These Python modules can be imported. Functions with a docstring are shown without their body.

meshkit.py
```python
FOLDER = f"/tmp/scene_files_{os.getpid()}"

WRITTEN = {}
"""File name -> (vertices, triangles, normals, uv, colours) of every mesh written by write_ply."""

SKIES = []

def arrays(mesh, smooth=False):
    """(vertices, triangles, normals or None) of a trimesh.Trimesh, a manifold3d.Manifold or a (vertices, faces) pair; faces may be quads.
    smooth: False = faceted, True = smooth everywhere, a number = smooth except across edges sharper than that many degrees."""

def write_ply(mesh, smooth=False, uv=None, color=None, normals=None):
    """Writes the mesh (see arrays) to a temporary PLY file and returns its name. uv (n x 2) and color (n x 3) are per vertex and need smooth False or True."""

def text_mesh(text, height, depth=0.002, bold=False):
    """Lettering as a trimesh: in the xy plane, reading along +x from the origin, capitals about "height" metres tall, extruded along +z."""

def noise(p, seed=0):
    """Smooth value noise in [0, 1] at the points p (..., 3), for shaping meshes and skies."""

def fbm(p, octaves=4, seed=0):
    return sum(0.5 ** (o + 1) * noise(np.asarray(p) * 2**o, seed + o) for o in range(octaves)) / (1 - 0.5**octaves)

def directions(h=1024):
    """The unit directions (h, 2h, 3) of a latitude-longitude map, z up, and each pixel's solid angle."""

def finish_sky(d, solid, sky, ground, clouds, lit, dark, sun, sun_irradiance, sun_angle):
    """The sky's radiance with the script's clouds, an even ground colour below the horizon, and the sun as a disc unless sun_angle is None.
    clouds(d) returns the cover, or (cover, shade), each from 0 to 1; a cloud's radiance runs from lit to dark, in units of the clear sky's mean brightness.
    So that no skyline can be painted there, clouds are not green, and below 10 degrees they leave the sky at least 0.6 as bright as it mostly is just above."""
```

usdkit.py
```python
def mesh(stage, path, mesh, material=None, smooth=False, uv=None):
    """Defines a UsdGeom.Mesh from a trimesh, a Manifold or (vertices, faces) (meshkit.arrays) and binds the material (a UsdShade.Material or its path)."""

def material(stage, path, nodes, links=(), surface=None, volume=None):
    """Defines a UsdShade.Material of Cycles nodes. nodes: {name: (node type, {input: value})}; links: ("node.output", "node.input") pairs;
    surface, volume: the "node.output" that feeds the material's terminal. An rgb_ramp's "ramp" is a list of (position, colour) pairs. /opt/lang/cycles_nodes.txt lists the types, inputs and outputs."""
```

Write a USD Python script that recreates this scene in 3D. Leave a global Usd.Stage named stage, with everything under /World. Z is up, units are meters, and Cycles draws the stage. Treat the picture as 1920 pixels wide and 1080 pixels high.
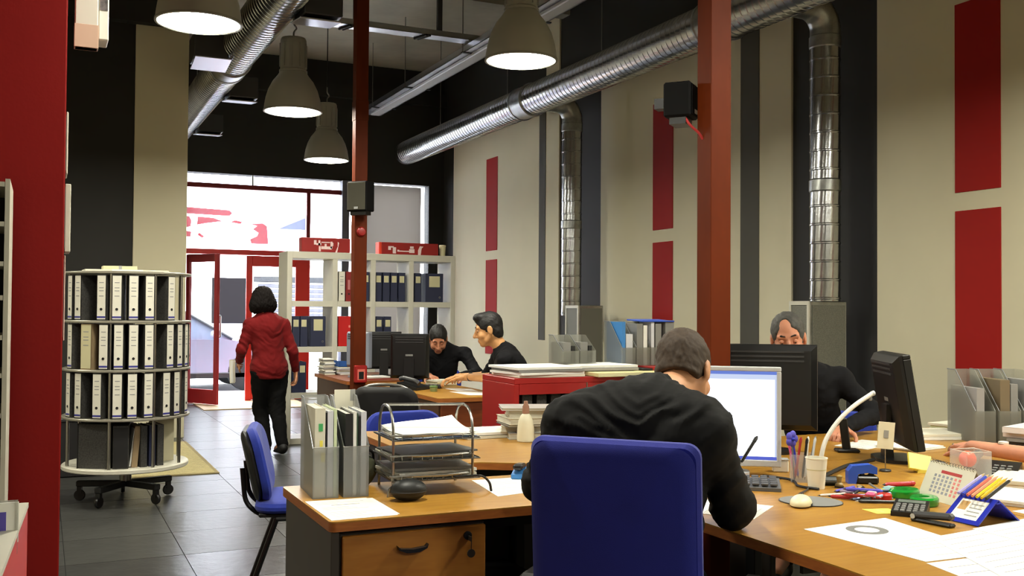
import math, random
import numpy as np
import trimesh, manifold3d, shapely
from shapely.geometry import Polygon
import usdkit, meshkit
from pxr import Usd, UsdGeom, UsdLux, UsdShade, Gf, Sdf

stage = Usd.Stage.CreateInMemory()
UsdGeom.SetStageUpAxis(stage, 'Z'); UsdGeom.SetStageMetersPerUnit(stage, 1.0)
UsdGeom.Xform.Define(stage, '/World'); UsdGeom.Scope.Define(stage, '/World/Looks')
rnd = random.Random(7)
RNG = np.random.default_rng(7)

# ------------------------------------------------------------------ camera, sky, exposure
cam = UsdGeom.Camera.Define(stage, '/World/camera')
F_PX = 1885.8
cam.CreateHorizontalApertureAttr(36.0); cam.CreateVerticalApertureAttr(20.25)
cam.CreateFocalLengthAttr(36.0 * F_PX / 1920.0)
cam.CreateClippingRangeAttr((0.05, 500.0))
cam.CreateExposureAttr(0.0)
cam.CreateFStopAttr(0.0)
_y, _p, _r = np.radians([25.03, 1.233, 0.398])
_f = np.array([math.sin(_y) * math.cos(_p), math.cos(_y) * math.cos(_p), math.sin(_p)])
_rt = np.array([math.cos(_y), -math.sin(_y), 0.0]); _up = np.cross(_rt, _f)
_R, _U = math.cos(_r) * _rt + math.sin(_r) * _up, math.cos(_r) * _up - math.sin(_r) * _rt
EYE = (0.0, 0.0, 1.36)
cam.AddTransformOp().Set(Gf.Matrix4d(*[*map(float, _R), 0.0, *map(float, _U), 0.0, *map(float, -_f), 0.0, *EYE, 1.0]))

SKY = 5.2
dome = UsdLux.DomeLight.Define(stage, '/World/sky')
dome.CreateIntensityAttr(SKY); dome.CreateColorAttr(Gf.Vec3f(0.90, 0.95, 1.08))
LAMP = 118.0                                   # radiance of every pendant's diffuser

# ------------------------------------------------------------------ materials
def lin(c):
    return tuple(((x / 255) / 12.92 if x / 255 <= 0.04045 else ((x / 255 + 0.055) / 1.055) ** 2.4) for x in c)

MATS = {}
def mat(name, rgb, rough=0.5, metal=0.0, spec=0.5, var=0.0, scale=6.0, bump=0.0, bscale=60.0, stretch=(1, 1, 1), sheen=0.0, detail=4, rgb2=None, coat=0.0):
    """A principled material: a colour, optionally mottled by noise between two tones and with a fine relief."""
    if name in MATS: return MATS[name]
    c = lin(rgb)
    n = {'p': ('principled_bsdf', {'base_color': c, 'roughness': rough, 'metallic': metal, 'specular_ior_level': spec, 'sheen_weight': sheen, 'coat_weight': coat})}
    l = []
    if var or bump or rgb2:
        n['tc'] = ('texture_coordinate', {}); n['mp'] = ('mapping', {'scale': stretch}); l.append(('tc.object', 'mp.vector'))
    if var or rgb2:
        c2 = lin(rgb2) if rgb2 else tuple(x * (1 - var) for x in c)
        n['nz'] = ('noise_texture', {'scale': scale, 'detail': detail, 'roughness': 0.6})
        n['rp'] = ('rgb_ramp', {'ramp': [(0.32, c2), (0.68, c)]})
        l += [('mp.vector', 'nz.vector'), ('nz.fac', 'rp.fac'), ('rp.color', 'p.base_color')]
    if bump:
        n['bz'] = ('noise_texture', {'scale': bscale, 'detail': 4}); n['bp'] = ('bump', {'strength': bump, 'distance': 0.01})
        l += [('mp.vector', 'bz.vector'), ('bz.fac', 'bp.height'), ('bp.normal', 'p.normal')]
    MATS[name] = usdkit.material(stage, f'/World/Looks/{name}', n, l, surface='p.BSDF')
    return MATS[name]

def emit(name, rgb, k):
    if name not in MATS:
        MATS[name] = usdkit.material(stage, f'/World/Looks/{name}', {'e': ('emission', {'color': lin(rgb), 'strength': k})}, [], surface='e.emission')
    return MATS[name]

def glass(name, tint=(1, 1, 1), gl=1.45):
    if name not in MATS:
        MATS[name] = usdkit.material(stage, f'/World/Looks/{name}', {'t': ('transparent_bsdf', {'color': tint}), 'g': ('glossy_bsdf', {'roughness': 0.03, 'color': (1, 1, 1)}),
            'f': ('layer_weight', {'blend': 0.5}), 'q': ('math', {'math_type': 'power', 'value2': 5.0}), 'u': ('math', {'math_type': 'multiply_add', 'value2': 0.7, 'value3': 0.04}), 'm': ('mix_closure', {})},
            [('f.facing', 'q.value1'), ('q.value', 'u.value1'), ('u.value', 'm.fac'), ('t.BSDF', 'm.closure1'), ('g.BSDF', 'm.closure2')], surface='m.closure')
    return MATS[name]

def film(name, rgb, trans=0.5, clear=0.0):
    """Thin translucent plastic or vinyl; clear is the share that is see-through."""
    if name not in MATS:
        c = lin(rgb)
        MATS[name] = usdkit.material(stage, f'/World/Looks/{name}', {'d': ('principled_bsdf', {'base_color': c, 'roughness': 0.3}), 'l': ('translucent_bsdf', {'color': c}), 't': ('transparent_bsdf', {'color': (1, 1, 1)}),
            'm': ('mix_closure', {'fac': trans}), 'k': ('mix_closure', {'fac': clear})}, [('d.BSDF', 'm.closure1'), ('l.BSDF', 'm.closure2'), ('m.closure', 'k.closure1'), ('t.BSDF', 'k.closure2')], surface='k.closure')
    return MATS[name]

cream = mat('cream_paint', (216, 209, 180), 0.75, spec=0.25, var=0.04, scale=1.5, bump=0.05, bscale=90)
charcoal = mat('charcoal_paint', (46, 45, 43), 0.65, spec=0.3, var=0.15, scale=1.2, bump=0.05, bscale=90)
stripe_grey = mat('grey_paint', (84, 82, 74), 0.7, spec=0.25, var=0.05, scale=2)
wall_red_m = mat('red_paint', (160, 22, 16), 0.7, spec=0.25, var=0.08, scale=1.5)
red_wall2 = mat('deep_red_paint', (118, 12, 9), 0.6, spec=0.15, var=0.08, scale=1.2, bump=0.04, bscale=80)
concrete = mat('ceiling_plaster', (172, 168, 150), 0.8, var=0.2, scale=2, bump=0.1, bscale=30)
slate = mat('slate_tile', (60, 60, 58), 0.33, var=0.25, scale=5, bump=0.22, bscale=14, spec=0.4)
slate2 = mat('slate_tile_pale', (67, 67, 65), 0.33, var=0.25, scale=6, bump=0.22, bscale=16, spec=0.4)
slate3 = mat('slate_tile_dark', (54, 54, 53), 0.28, var=0.25, scale=5, bump=0.25, bscale=12, spec=0.4)
grout = mat('grout', (34, 34, 33), 0.8, var=0.2)
galv = mat('galvanised_steel', (192, 194, 197), 0.21, 1.0, var=0.22, scale=9, bump=0.04, bscale=40)
galv2 = mat('galvanised_collar', (170, 172, 170), 0.36, 1.0, var=0.3, scale=12)
alu = mat('aluminium', (200, 202, 206), 0.32, 1.0, var=0.1, scale=8)
lamp_grey = mat('lamp_grey_metal', (172, 172, 162), 0.45, 0.15, var=0.08, scale=5)
lamp_dark = mat('lamp_housing_metal', (152, 152, 142), 0.48, 0.15, var=0.1, scale=6)
lens = emit('lamp_diffuser_glow', (251, 247, 229), LAMP)
col_paint = mat('rust_brown_gloss_paint', (102, 40, 11), 0.55, var=0.3, scale=5, bump=0.05, bscale=20, stretch=(1, 1, 0.3), spec=0.12)
black_pl = mat('black_plastic', (17, 17, 18), 0.38, var=0.1)
black_mt = mat('black_matt', (18, 18, 19), 0.6)
dark_pl = mat('dark_grey_plastic', (52, 52, 54), 0.42, var=0.1)
grey_pl = mat('grey_plastic', (120, 120, 118), 0.45)
silver_pl = mat('silver_plastic', (186, 188, 190), 0.4)
white_pl = mat('white_plastic', (226, 224, 214), 0.4)
white_lam = mat('white_laminate', (206, 203, 188), 0.42, var=0.03)
chrome = mat('chrome_wire', (168, 166, 160), 0.28, 1.0)
steel = mat('steel_tube', (140, 138, 132), 0.35, 0.9)
blk_metal = mat('black_tube', (20, 20, 21), 0.35, 0.2)
wood = mat('beech_veneer', (175, 130, 50), 0.36, scale=3.2, rgb2=(160, 112, 38), stretch=(1.5, 14, 14), bump=0.03, bscale=18, detail=6)
wood_y = mat('beech_veneer_cross', (175, 130, 50), 0.36, scale=3.2, rgb2=(160, 112, 38), stretch=(14, 1.5, 14), bump=0.03, bscale=18, detail=6)
wood_f = mat('beech_front', (186, 126, 52), 0.38, scale=2.6, rgb2=(168, 106, 40), stretch=(2, 14, 10), detail=6)
wood_e = mat('beech_edge', (172, 102, 44), 0.4, scale=5, rgb2=(150, 84, 36), stretch=(3, 3, 20))
wood_d = mat('cherry_panel', (132, 66, 28), 0.4, scale=3, rgb2=(104, 50, 22), stretch=(2, 2, 14), detail=6)
panel_dk = mat('anthracite_panel', (66, 60, 54), 0.5, var=0.08)
blue_fab = mat('blue_fabric', (28, 52, 160), 0.85, var=0.12, scale=30, bump=0.12, bscale=500, sheen=0.15)
blue_fab2 = mat('blue_fabric_deep', (20, 32, 138), 0.85, var=0.1, scale=12, bump=0.12, bscale=500, sheen=0.12)
navy = mat('navy_card', (36, 42, 72), 0.5, var=0.1)
binder_blk = mat('black_mottled_card', (38, 37, 36), 0.6, scale=90, rgb2=(66, 65, 62))
label_w = mat('label_white', (222, 219, 205), 0.6, var=0.03, scale=3)
label_c = mat('label_cream', (206, 200, 160), 0.6)
ink_blue = mat('label_blue_band', (58, 58, 140), 0.5)
sheet_ink = mat('faint_print', (158, 158, 160), 0.7)
ink_grey = mat('grey_print', (150, 150, 146), 0.7)
ink_dark = mat('dark_print', (70, 70, 74), 0.7)
ink_red = mat('red_print', (176, 44, 44), 0.6)
paper = mat('white_paper', (232, 232, 226), 0.7, var=0.02, scale=4)
paper2 = mat('ivory_paper', (220, 216, 198), 0.7, var=0.04, scale=4)
paper_edge = mat('paper_block_edges', (212, 208, 192), 0.8, rgb2=(176, 170, 152), scale=4, stretch=(1, 1, 220))
red_pl = mat('red_lacquer', (156, 22, 20), 0.4, var=0.06)
red_bright = mat('red_door_paint', (206, 34, 22), 0.4)
orange_red = mat('orange_red_plastic', (226, 60, 34), 0.35)
green_tr = mat('green_plastic', (30, 150, 52), 0.15, coat=0.5)
yellow_p = mat('yellow_note', (240, 226, 96), 0.7)
green_p = mat('green_sticker', (70, 170, 100), 0.7)
blue_pl = mat('blue_plastic', (34, 46, 170), 0.3)
blue_tape = mat('royal_blue_plastic', (46, 84, 190), 0.35)
blue_fold = mat('sky_blue_card', (60, 130, 200), 0.5)
pink_p = mat('pink_rubber', (226, 92, 140), 0.6)
tan_card = mat('tan_card', (150, 128, 96), 0.7, var=0.1)
mat_floor = mat('coir_mat', (196, 182, 130), 0.95, var=0.25, scale=40, bump=0.6, bscale=160)
timber = mat('pale_timber', (206, 176, 128), 0.5, var=0.15, scale=5, stretch=(2, 12, 12))
glass_m = glass('window_glass', (0.97, 0.985, 0.99))
smoke = film('smoky_clear_plastic', (170, 170, 160), 0.5, 0.55)
frost = film('frosted_grey_plastic', (186, 188, 186), 0.45, 0.52)
clear_pl = film('clear_acrylic', (225, 228, 228), 0.5, 0.8)

# ------------------------------------------------------------------ mesh helpers: every helper returns (vertices, triangles)
def M(*ms):
    vs, fs, n = [], [], 0
    for v, f in ms:
        vs.append(np.asarray(v, float)); fs.append(np.asarray(f, int) + n); n += len(v)
    return np.vstack(vs), np.vstack(fs)

def rotz(a): c, s = math.cos(a), math.sin(a); return np.array([[c, -s, 0], [s, c, 0], [0, 0, 1.0]])
def rotx(a): c, s = math.cos(a), math.sin(a); return np.array([[1.0, 0, 0], [0, c, -s], [0, s, c]])
def roty(a): c, s = math.cos(a), math.sin(a); return np.array([[c, 0, s], [0, 1.0, 0], [-s, 0, c]])
def tr(m, t=(0, 0, 0), R=None):
    v = np.asarray(m[0], float)
    if R is not None: v = v @ np.asarray(R).T
    return v + np.asarray(t, float), m[1]

def hull(p):
    m = manifold3d.Manifold.hull_points(np.asarray(p, float)).to_mesh()
    return np.array(m.vert_properties[:, :3], float), np.array(m.tri_verts, int)

def box(c, s, b=0.0, R=None):
    """A box of size s about c, its edges chamfered by b."""
    h = np.asarray(s, float) / 2; b = min(b, h.min() * 0.95)
    g = np.array([[x, y, z] for x in (-1, 1) for y in (-1, 1) for z in (-1, 1)], float)
    if b <= 0:
        v = g * h; f = np.array([[0, 1, 3], [0, 3, 2], [4, 6, 7], [4, 7, 5], [0, 4, 5], [0, 5, 1], [2, 3, 7], [2, 7, 6], [0, 2, 6], [0, 6, 4], [1, 5, 7], [1, 7, 3]])
        return tr((v, f), c, R)
    return tr(hull(np.vstack([g * (h - [0, b, b]), g * (h - [b, 0, b]), g * (h - [b, b, 0])])), c, R)

def bx(x0, x1, y0, y1, z0, z1, b=0.0):
    return box(((x0 + x1) / 2, (y0 + y1) / 2, (z0 + z1) / 2), (abs(x1 - x0), abs(y1 - y0), abs(z1 - z0)), b)

def lathe(prof, n=32, c=(0, 0, 0), R=None):
    """Revolves (r, z) points about z; ends on the axis are closed."""
    a = np.arange(n) * 2 * np.pi / n; v, rings = [], []
    for r, z in prof:
        if r < 1e-6: rings.append([len(v)]); v.append((0, 0, z))
        else:
            rings.append(list(range(len(v), len(v) + n))); v += [(r * math.cos(t), r * math.sin(t), z) for t in a]
    f = []
    for p, q in zip(rings, rings[1:]):
        for i in range(n):
            j = (i + 1) % n
            if len(p) == 1 and len(q) > 1: f.append((p[0], q[j], q[i]))
            elif len(q) == 1 and len(p) > 1: f.append((p[i], p[j], q[0]))
            elif len(p) > 1: f += [(p[i], p[j], q[j]), (p[i], q[j], q[i])]
    return tr((np.array(v), np.array(f)), c, R)

def cyl(r, z0, z1, n=20, c=(0, 0, 0), R=None, b=0.0):
    pr = [(0, z0), (r - b, z0), (r, z0 + b), (r, z1 - b), (r - b, z1), (0, z1)] if b else [(0, z0), (r, z0), (r, z1), (0, z1)]
    return lathe(pr, n, c, R)

def tube(pts, r, n=8, closed=False):
    p = np.asarray(pts, float); m = len(p)
    t = np.zeros_like(p)
    if closed: t = np.roll(p, -1, 0) - np.roll(p, 1, 0)
    else: t[1:-1] = p[2:] - p[:-2]; t[0] = p[1] - p[0]; t[-1] = p[-1] - p[-2]
    t /= np.linalg.norm(t, axis=1, keepdims=True) + 1e-12
    u = np.cross(t[0], [0, 0, 1.0] if abs(t[0][2]) < 0.9 else [1.0, 0, 0]); u /= np.linalg.norm(u)
    rr = np.broadcast_to(r, (m,)); v = []
    for i in range(m):
        u = u - t[i] * (u @ t[i]); u /= np.linalg.norm(u); w = np.cross(t[i], u)
        v += [p[i] + rr[i] * (math.cos(a) * u + math.sin(a) * w) for a in np.arange(n) * 2 * np.pi / n]
    f = []
    for i in range(m if closed else m - 1):
        k = (i + 1) % m
        for j in range(n):
            q = (j + 1) % n; f += [(i * n + j, i * n + q, k * n + q), (i * n + j, k * n + q, k * n + j)]
    if not closed:
        v += [p[0], p[-1]]
        for j in range(n):
            q = (j + 1) % n; f += [(m * n, q, j), (m * n + 1, (m - 1) * n + j, (m - 1) * n + q)]
    return np.array(v), np.array(f)

def arc(pts, k=6):
    """Rounds the corners of a polyline (quadratic curves between the midpoints around each corner)."""
    p = [np.asarray(q, float) for q in pts]; out = [p[0]]
    for a, b, c in zip(p, p[1:], p[2:]):
        d = min(np.linalg.norm(b - a), np.linalg.norm(c - b)) * 0.45
        s, e = b + (a - b) / np.linalg.norm(a - b) * d, b + (c - b) / np.linalg.norm(c - b) * d
        out += [(1 - t) ** 2 * s + 2 * t * (1 - t) * b + t * t * e for t in np.linspace(0, 1, k)]
    return np.array(out + [p[-1]])

def rrect(w, h, r, k=5):
    P = []
    for cx, cy, a0 in ((w / 2 - r, h / 2 - r, 0), (-w / 2 + r, h / 2 - r, 90), (-w / 2 + r, -h / 2 + r, 180), (w / 2 - r, -h / 2 + r, 270)):
        P += [(cx + r * math.cos(math.radians(a0 + t)), cy + r * math.sin(math.radians(a0 + t))) for t in np.linspace(0, 90, k)]
    return P

def prism(pts, z0, z1):
    m = trimesh.creation.extrude_polygon(pts if isinstance(pts, Polygon) else Polygon(pts), z1 - z0, engine='earcut')
    return np.array(m.vertices) + [0, 0, z0], np.array(m.faces)

def ball(r, c=(0, 0, 0), k=2):
    m = trimesh.creation.icosphere(k, 1.0); return np.array(m.vertices) * np.asarray(r, float) + c, np.array(m.faces)

XZ = np.array([[1.0, 0, 0], [0, 0, -1.0], [0, 1.0, 0]])       # (x, y) of a prism -> (x, z), its depth -> -y
# ------------------------------------------------------------------ scene helpers
USED = {}
def path_for(parent, name):
    k = (parent, name); n = USED.get(k, 0); USED[k] = n + 1
    return f'{parent}/{name}' + (f'_{n:03d}' if n else '')

def tags(prim, label=None, cat=None, group=None, kind=None):
    for k, v in (('label', label), ('category', cat), ('group', group), ('kind', kind)):
        if v: prim.SetCustomDataByKey(k, v)

class Thing:
    def __init__(s, name, label, cat, loc=(0, 0, 0), rz=0.0, group=None, kind=None):
        s.name, s.args = name, (label, cat, group, kind)
        s.path = path_for('/World', name); s.loc = np.asarray(loc, float)
        x = UsdGeom.Xform.Define(stage, s.path)
        x.AddTranslateOp().Set(Gf.Vec3d(*map(float, loc))); x.AddRotateZOp().Set(float(math.degrees(rz)))
        s.prim = x.GetPrim(); tags(s.prim, label, cat, group, kind)
    def part(s, name, mesh, m, label=None, parent=None, smooth=30, kind=None):
        p = path_for(parent or s.path, name)
        g = usdkit.mesh(stage, p, mesh, m, smooth=smooth); tags(g.GetPrim(), label, None, None, kind)
        return p
    def copy(s, loc, rz=0.0, label=None, group=None):
        r = Thing(s.name, label or s.args[0], s.args[1], loc, rz, group or s.args[2], s.args[3])
        r.prim.GetReferences().AddInternalReference(s.path); r.prim.SetInstanceable(True)
        return r

def single(name, mesh, m, label, cat, loc=(0, 0, 0), rz=0.0, group=None, kind=None, smooth=30):
    """A thing that is one mesh."""
    p = path_for('/World', name); g = usdkit.mesh(stage, p, mesh, m, smooth=smooth)
    g.AddTranslateOp().Set(Gf.Vec3d(*map(float, loc))); g.AddRotateZOp().Set(float(math.degrees(rz)))
    tags(g.GetPrim(), label, cat, group, kind); return g

# ------------------------------------------------------------------ the room
S = 'structure'
fl = Thing('floor', 'dark slate tiled floor', 'floor', (0, 0, 0), kind=S)
fl.part('slab', bx(-3, 5.75, -4, 15.1, -0.1, -0.006), grout)
for i in range(11):
    for j in range(23):
        x0, y0 = -0.47 + 0.6 * i, 1.0 + 0.6 * j
        fl.part('tile', box((x0 + 0.3, y0 + 0.3, -0.006 + rnd.uniform(-.0006, .0)), (0.5955, 0.5955, 0.012), 0), rnd.choice([slate, slate, slate2, slate3]))
fl.part('border_tile', M(bx(-3, -0.475, -4, 15.1, -0.006, 0), bx(-0.475, 5.75, -4, 0.995, -0.006, 0)), slate)
cl = Thing('ceiling', 'grey plastered ceiling', 'ceiling', (0, 0, 5.1), kind=S)
cl.part('slab', bx(-3, 5.95, -4, 15.1, 0, 0.15), concrete)
for y in (2.0, 6.4, 10.8): cl.part('joist', bx(-3, 5.75, y - .1, y + .1, -0.16, 0), concrete)

wr = Thing('wall_right', 'charcoal wall with tall cream panels and red stripes', 'wall', (5.75, 0, 0), kind=S)
wr.part('wall_core', bx(0, 0.2, -4, 15.1, 0, 5.1), charcoal)
for y0, y1 in ((-4, -2.2), (-1.3, 1.85), (2.0, 5.734), (6.698, 9.909), (10.93, 14.433)): wr.part('cream_panel', bx(-0.02, 0.01, y0, y1, 0.0, 3.98, .003), cream)
wr.part('cream_strip', bx(-0.02, 0.01, 10.93, 11.286, 3.98, 5.1), cream)
for y0, y1 in ((7.116, 7.377), (11.286, 11.466)): wr.part('grey_stripe', bx(-0.026, 0, y0, y1, 0.98, 3.98, .002), stripe_grey, 'grey vertical stripe')
for y0, y1 in ((4.642, 5.009), (8.457, 8.822), (12.766, 13.15)):
    wr.part('red_stripe', bx(-0.027, 0, y0, y1, 2.19, 3.5, .002), wall_red_m, 'upper red vertical stripe')
    wr.part('red_stripe', bx(-0.027, 0, y0, y1, 0.735, 2.062, .002), wall_red_m, 'lower red vertical stripe')
single('wall_back', bx(-3, 5.95, -4.2, -4, 0, 5.1), cream, 'cream wall behind the camera', 'wall', kind=S)
single('wall_side', bx(-3.2, -3, -4.2, 11.2, 0, 5.1), cream, 'cream side wall on the far left', 'wall', kind=S)

wl = Thing('wall_left', 'dark wall with one cream strip behind the binder carousel', 'wall', (0, 11.0, 0), kind=S)
wl.part('wall_core', bx(-3, 1.345, 0.02, 4.1, 0, 5.1), charcoal)
wl.part('cream_strip', bx(0.835, 1.362, 0, 0.05, 0, 4.28, .003), cream)
wl.part('cream_return', bx(1.345, 1.362, 0.05, 4.0, 0, 4.28), cream)
wl.part('beam', bx(-3, 1.38, -0.12, 0.1, 4.28, 4.62), charcoal)

wd = Thing('wall_divider', 'tall deep red partition wall close on the left', 'wall', (0, 3.2, 0), kind=S)
wd.part('wall_core', bx(-3, 0.055, 0, 0.16, 0, 5.1, .004), red_wall2)

wf = Thing('wall_front', 'charcoal shopfront wall above and beside the glazing', 'wall', (0, 14.9, 0), kind=S)
wf.part('wall_core', bx(1.36, 5.75, 0, 0.2, 3.3, 5.1), charcoal)
wf.part('pier', bx(1.36, 1.8, 0, 0.2, 0, 3.3), charcoal); wf.part('pier', bx(5.5, 5.75, 0, 0.2, 0, 3.3), charcoal)
display_grey = film('display_frosted_grey', (166, 162, 156), 0.5, 0.0)
wf.part('display_panel', bx(4.47, 5.36, -0.02, 0.1, 0, 3.26, .004), display_grey, 'grey display panel beside the shop window')
wf.part('display_post', bx(4.09, 4.2, -0.06, 0.1, 0, 3.3, .004), mat('slate_blue_paint', (92, 96, 110), 0.4))
wf.part('lintel_beam', bx(1.36, 5.75, -0.12, 0.0, 4.55, 4.75), charcoal)

# shop window, doors
w1 = Thing('window_1', 'shop window with red rails and lettering film over the entrance', 'window', (0, 14.9, 0), kind=S)
dkred = mat('dark_red_rail', (120, 26, 30), 0.4)
w1.part('top_rail', bx(1.8, 4.09, 0, 0.06, 3.085, 3.15, .003), dkred)
w1.part('mullion', bx(3.565, 3.62, 0.0, 0.06, 2.2, 3.085, .003), dkred)
w1.part('door_head_rail', bx(1.8, 4.09, -0.01, 0.07, 2.13, 2.2, .003), red_bright)
w1.part('side_jamb', bx(1.8, 1.835, -0.01, 0.07, 0, 3.085, .003), red_bright)
for x0, x1, z0, z1 in ((1.8, 2.75, 3.15, 3.3), (2.78, 3.57, 3.15, 3.3), (3.6, 4.09, 3.15, 3.3), (1.835, 3.565, 2.2, 3.085), (3.62, 4.09, 2.2, 3.085), (3.62, 4.09, 0.1, 2.13), (5.36, 5.5, 0, 3.3), (4.2, 4.47, 0, 3.3)):
    w1.part('pane', bx(x0, x1, 0.025, 0.033, z0, z1), glass_m)
w1.part('glazing_bar', bx(2.755, 2.775, 0.01, 0.05, 3.15, 3.3), silver_pl)
vinyl_w = film('white_window_film', (244, 246, 250), 0.8, 0.1)
vinyl_r = film('red_window_film', (190, 40, 52), 0.6, 0.25)
vinyl_g = film('grey_window_film', (120, 126, 160), 0.7, 0.3)
w1.part('white_film', bx(1.836, 3.56, 0.0345, 0.0355, 2.2, 2.8), vinyl_w, 'white advertising film')
# the film's lettering, seen from behind: a bar, broken letters and a swoosh
def shape(P): return tr(prism(P, -0.0006, 0), (0, 0.024, 0), XZ)
w1.part('film_lettering', M(shape([(1.84, 2.70), (2.44, 2.69), (2.48, 2.73), (2.44, 2.77), (1.84, 2.79)]),
    shape([(1.84, 2.50), (1.90, 2.52), (1.91, 2.60), (1.88, 2.66), (1.84, 2.66)]), shape([(1.99, 2.545), (2.10, 2.57), (2.34, 2.61), (2.22, 2.65), (2.0, 2.66)]),
    shape([(2.46, 2.60), (2.6, 2.58), (2.62, 2.61), (2.52, 2.63)]), shape([(1.84, 2.37), (1.90, 2.37), (1.91, 2.44), (1.84, 2.45)]), shape([(2.0, 2.40), (2.06, 2.36), (2.09, 2.38), (2.02, 2.43)]),
    shape([(2.74, 2.59), (2.92, 2.60), (2.98, 2.56), (3.0, 2.30), (2.76, 2.30), (2.74, 2.36), (2.84, 2.41), (2.86, 2.46), (2.78, 2.51), (2.84, 2.56)])), vinyl_r, 'pale red lettering on the film')
w1.part('film_shape', shape([(3.15, 2.53), (3.30, 2.60), (3.55, 2.71), (3.55, 2.53)]), vinyl_g, 'grey wedge shape on the film')

d1 = Thing('door_1', 'red framed glass door leaf standing open inwards', 'door', (1.86, 14.88, 0), math.radians(-58), kind=S)
dl = 0.66
d1.part('stile', bx(0, 0.07, -.022, .022, 0.02, 2.11, .004), dkred); d1.part('stile', bx(dl - .07, dl, -.022, .022, 0.02, 2.11, .004), mat('red_door_paint_dark', (160, 28, 34), 0.4))
d1.part('top_rail', bx(.07, dl - .07, -.022, .022, 2.0, 2.11, .004), dkred); d1.part('bottom_rail', bx(.07, dl - .07, -.022, .022, 0.02, 0.22, .004), mat('red_door_paint_dark', (160, 28, 34), 0.4))
d1.part('pane', bx(.07, dl - .07, -.004, .004, 0.22, 2.0), glass_m)
d1.part('handle', M(tube(arc([(dl - .035, .02, .95), (dl - .035, .07, .95), (dl - .035, .07, 1.25), (dl - .035, .02, 1.25)]), .011, 8)), chrome)
d2 = Thing('door_2', 'fixed red framed glass leaf right of the opening', 'door', (2.69, 14.9, 0), kind=S)
d2.part('stile', bx(0, .085, 0, .05, 0, 2.12, .004), red_bright); d2.part('stile', bx(.72, .93, 0, .05, 0, 2.12, .004), red_bright)
d2.part('top_rail', bx(.085, .72, 0, .05, 1.97, 2.12, .004), red_bright); d2.part('bottom_rail', bx(.085, .72, 0, .05, 0.02, .2, .004), red_bright)
d2.part('pane', bx(.085, .72, .02, .028, .2, 1.97), glass_m)
single('trim_1', bx(1.82, 4.09, 14.9, 15.35, -0.02, 0.015, .004), mat('white_sill', (226, 226, 222), 0.5), 'white stone door sill', 'trim', kind=S)
single('trim_2', bx(1.95, 3.4, 13.75, 14.88, -0.004, 0.012, .003), timber, 'pale timber threshold inside the door', 'trim', kind=S)

# ------------------------------------------------------------------ the street outside
single('street_floor', bx(-14, 22, 15.1, 32, -0.2, -0.04), mat('street_paving', (178, 176, 172), 0.8, var=0.15, scale=3), 'pale paved street outside the shop', 'ground', kind=S)
bl = Thing('building', 'white rendered house across the street with dark window and shutter', 'building', (0, 24, 0))
wh = mat('white_render', (236, 234, 228), 0.8, var=0.05)
bl.part('wall', bx(-12, 20, 0, 0.4, -0.1, 9), wh)
bl.part('window', bx(3.55, 4.42, -.06, .02, 1.0, 2.05, .01), mat('dark_window_panel', (20, 17, 18), 0.7, spec=0.1), 'dark brown window panel')
bl.part('sill', bx(3.55, 4.42, -.14, .02, 0.9, 1.0, .01), mat('blue_grey_sill', (170, 172, 200), 0.6))
for k in range(9): bl.part('shutter_slat', bx(4.6, 6.4, -.07, .0, 0.92 + .115 * k, 1.0 + .115 * k, .01), mat('grey_slat', (70, 70, 80), 0.6))
bl.part('shutter_box', bx(4.5, 6.5, -.1, .0, 1.97, 2.1, .01), mat('shutter_dark', (28, 29, 32), 0.6))
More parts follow.
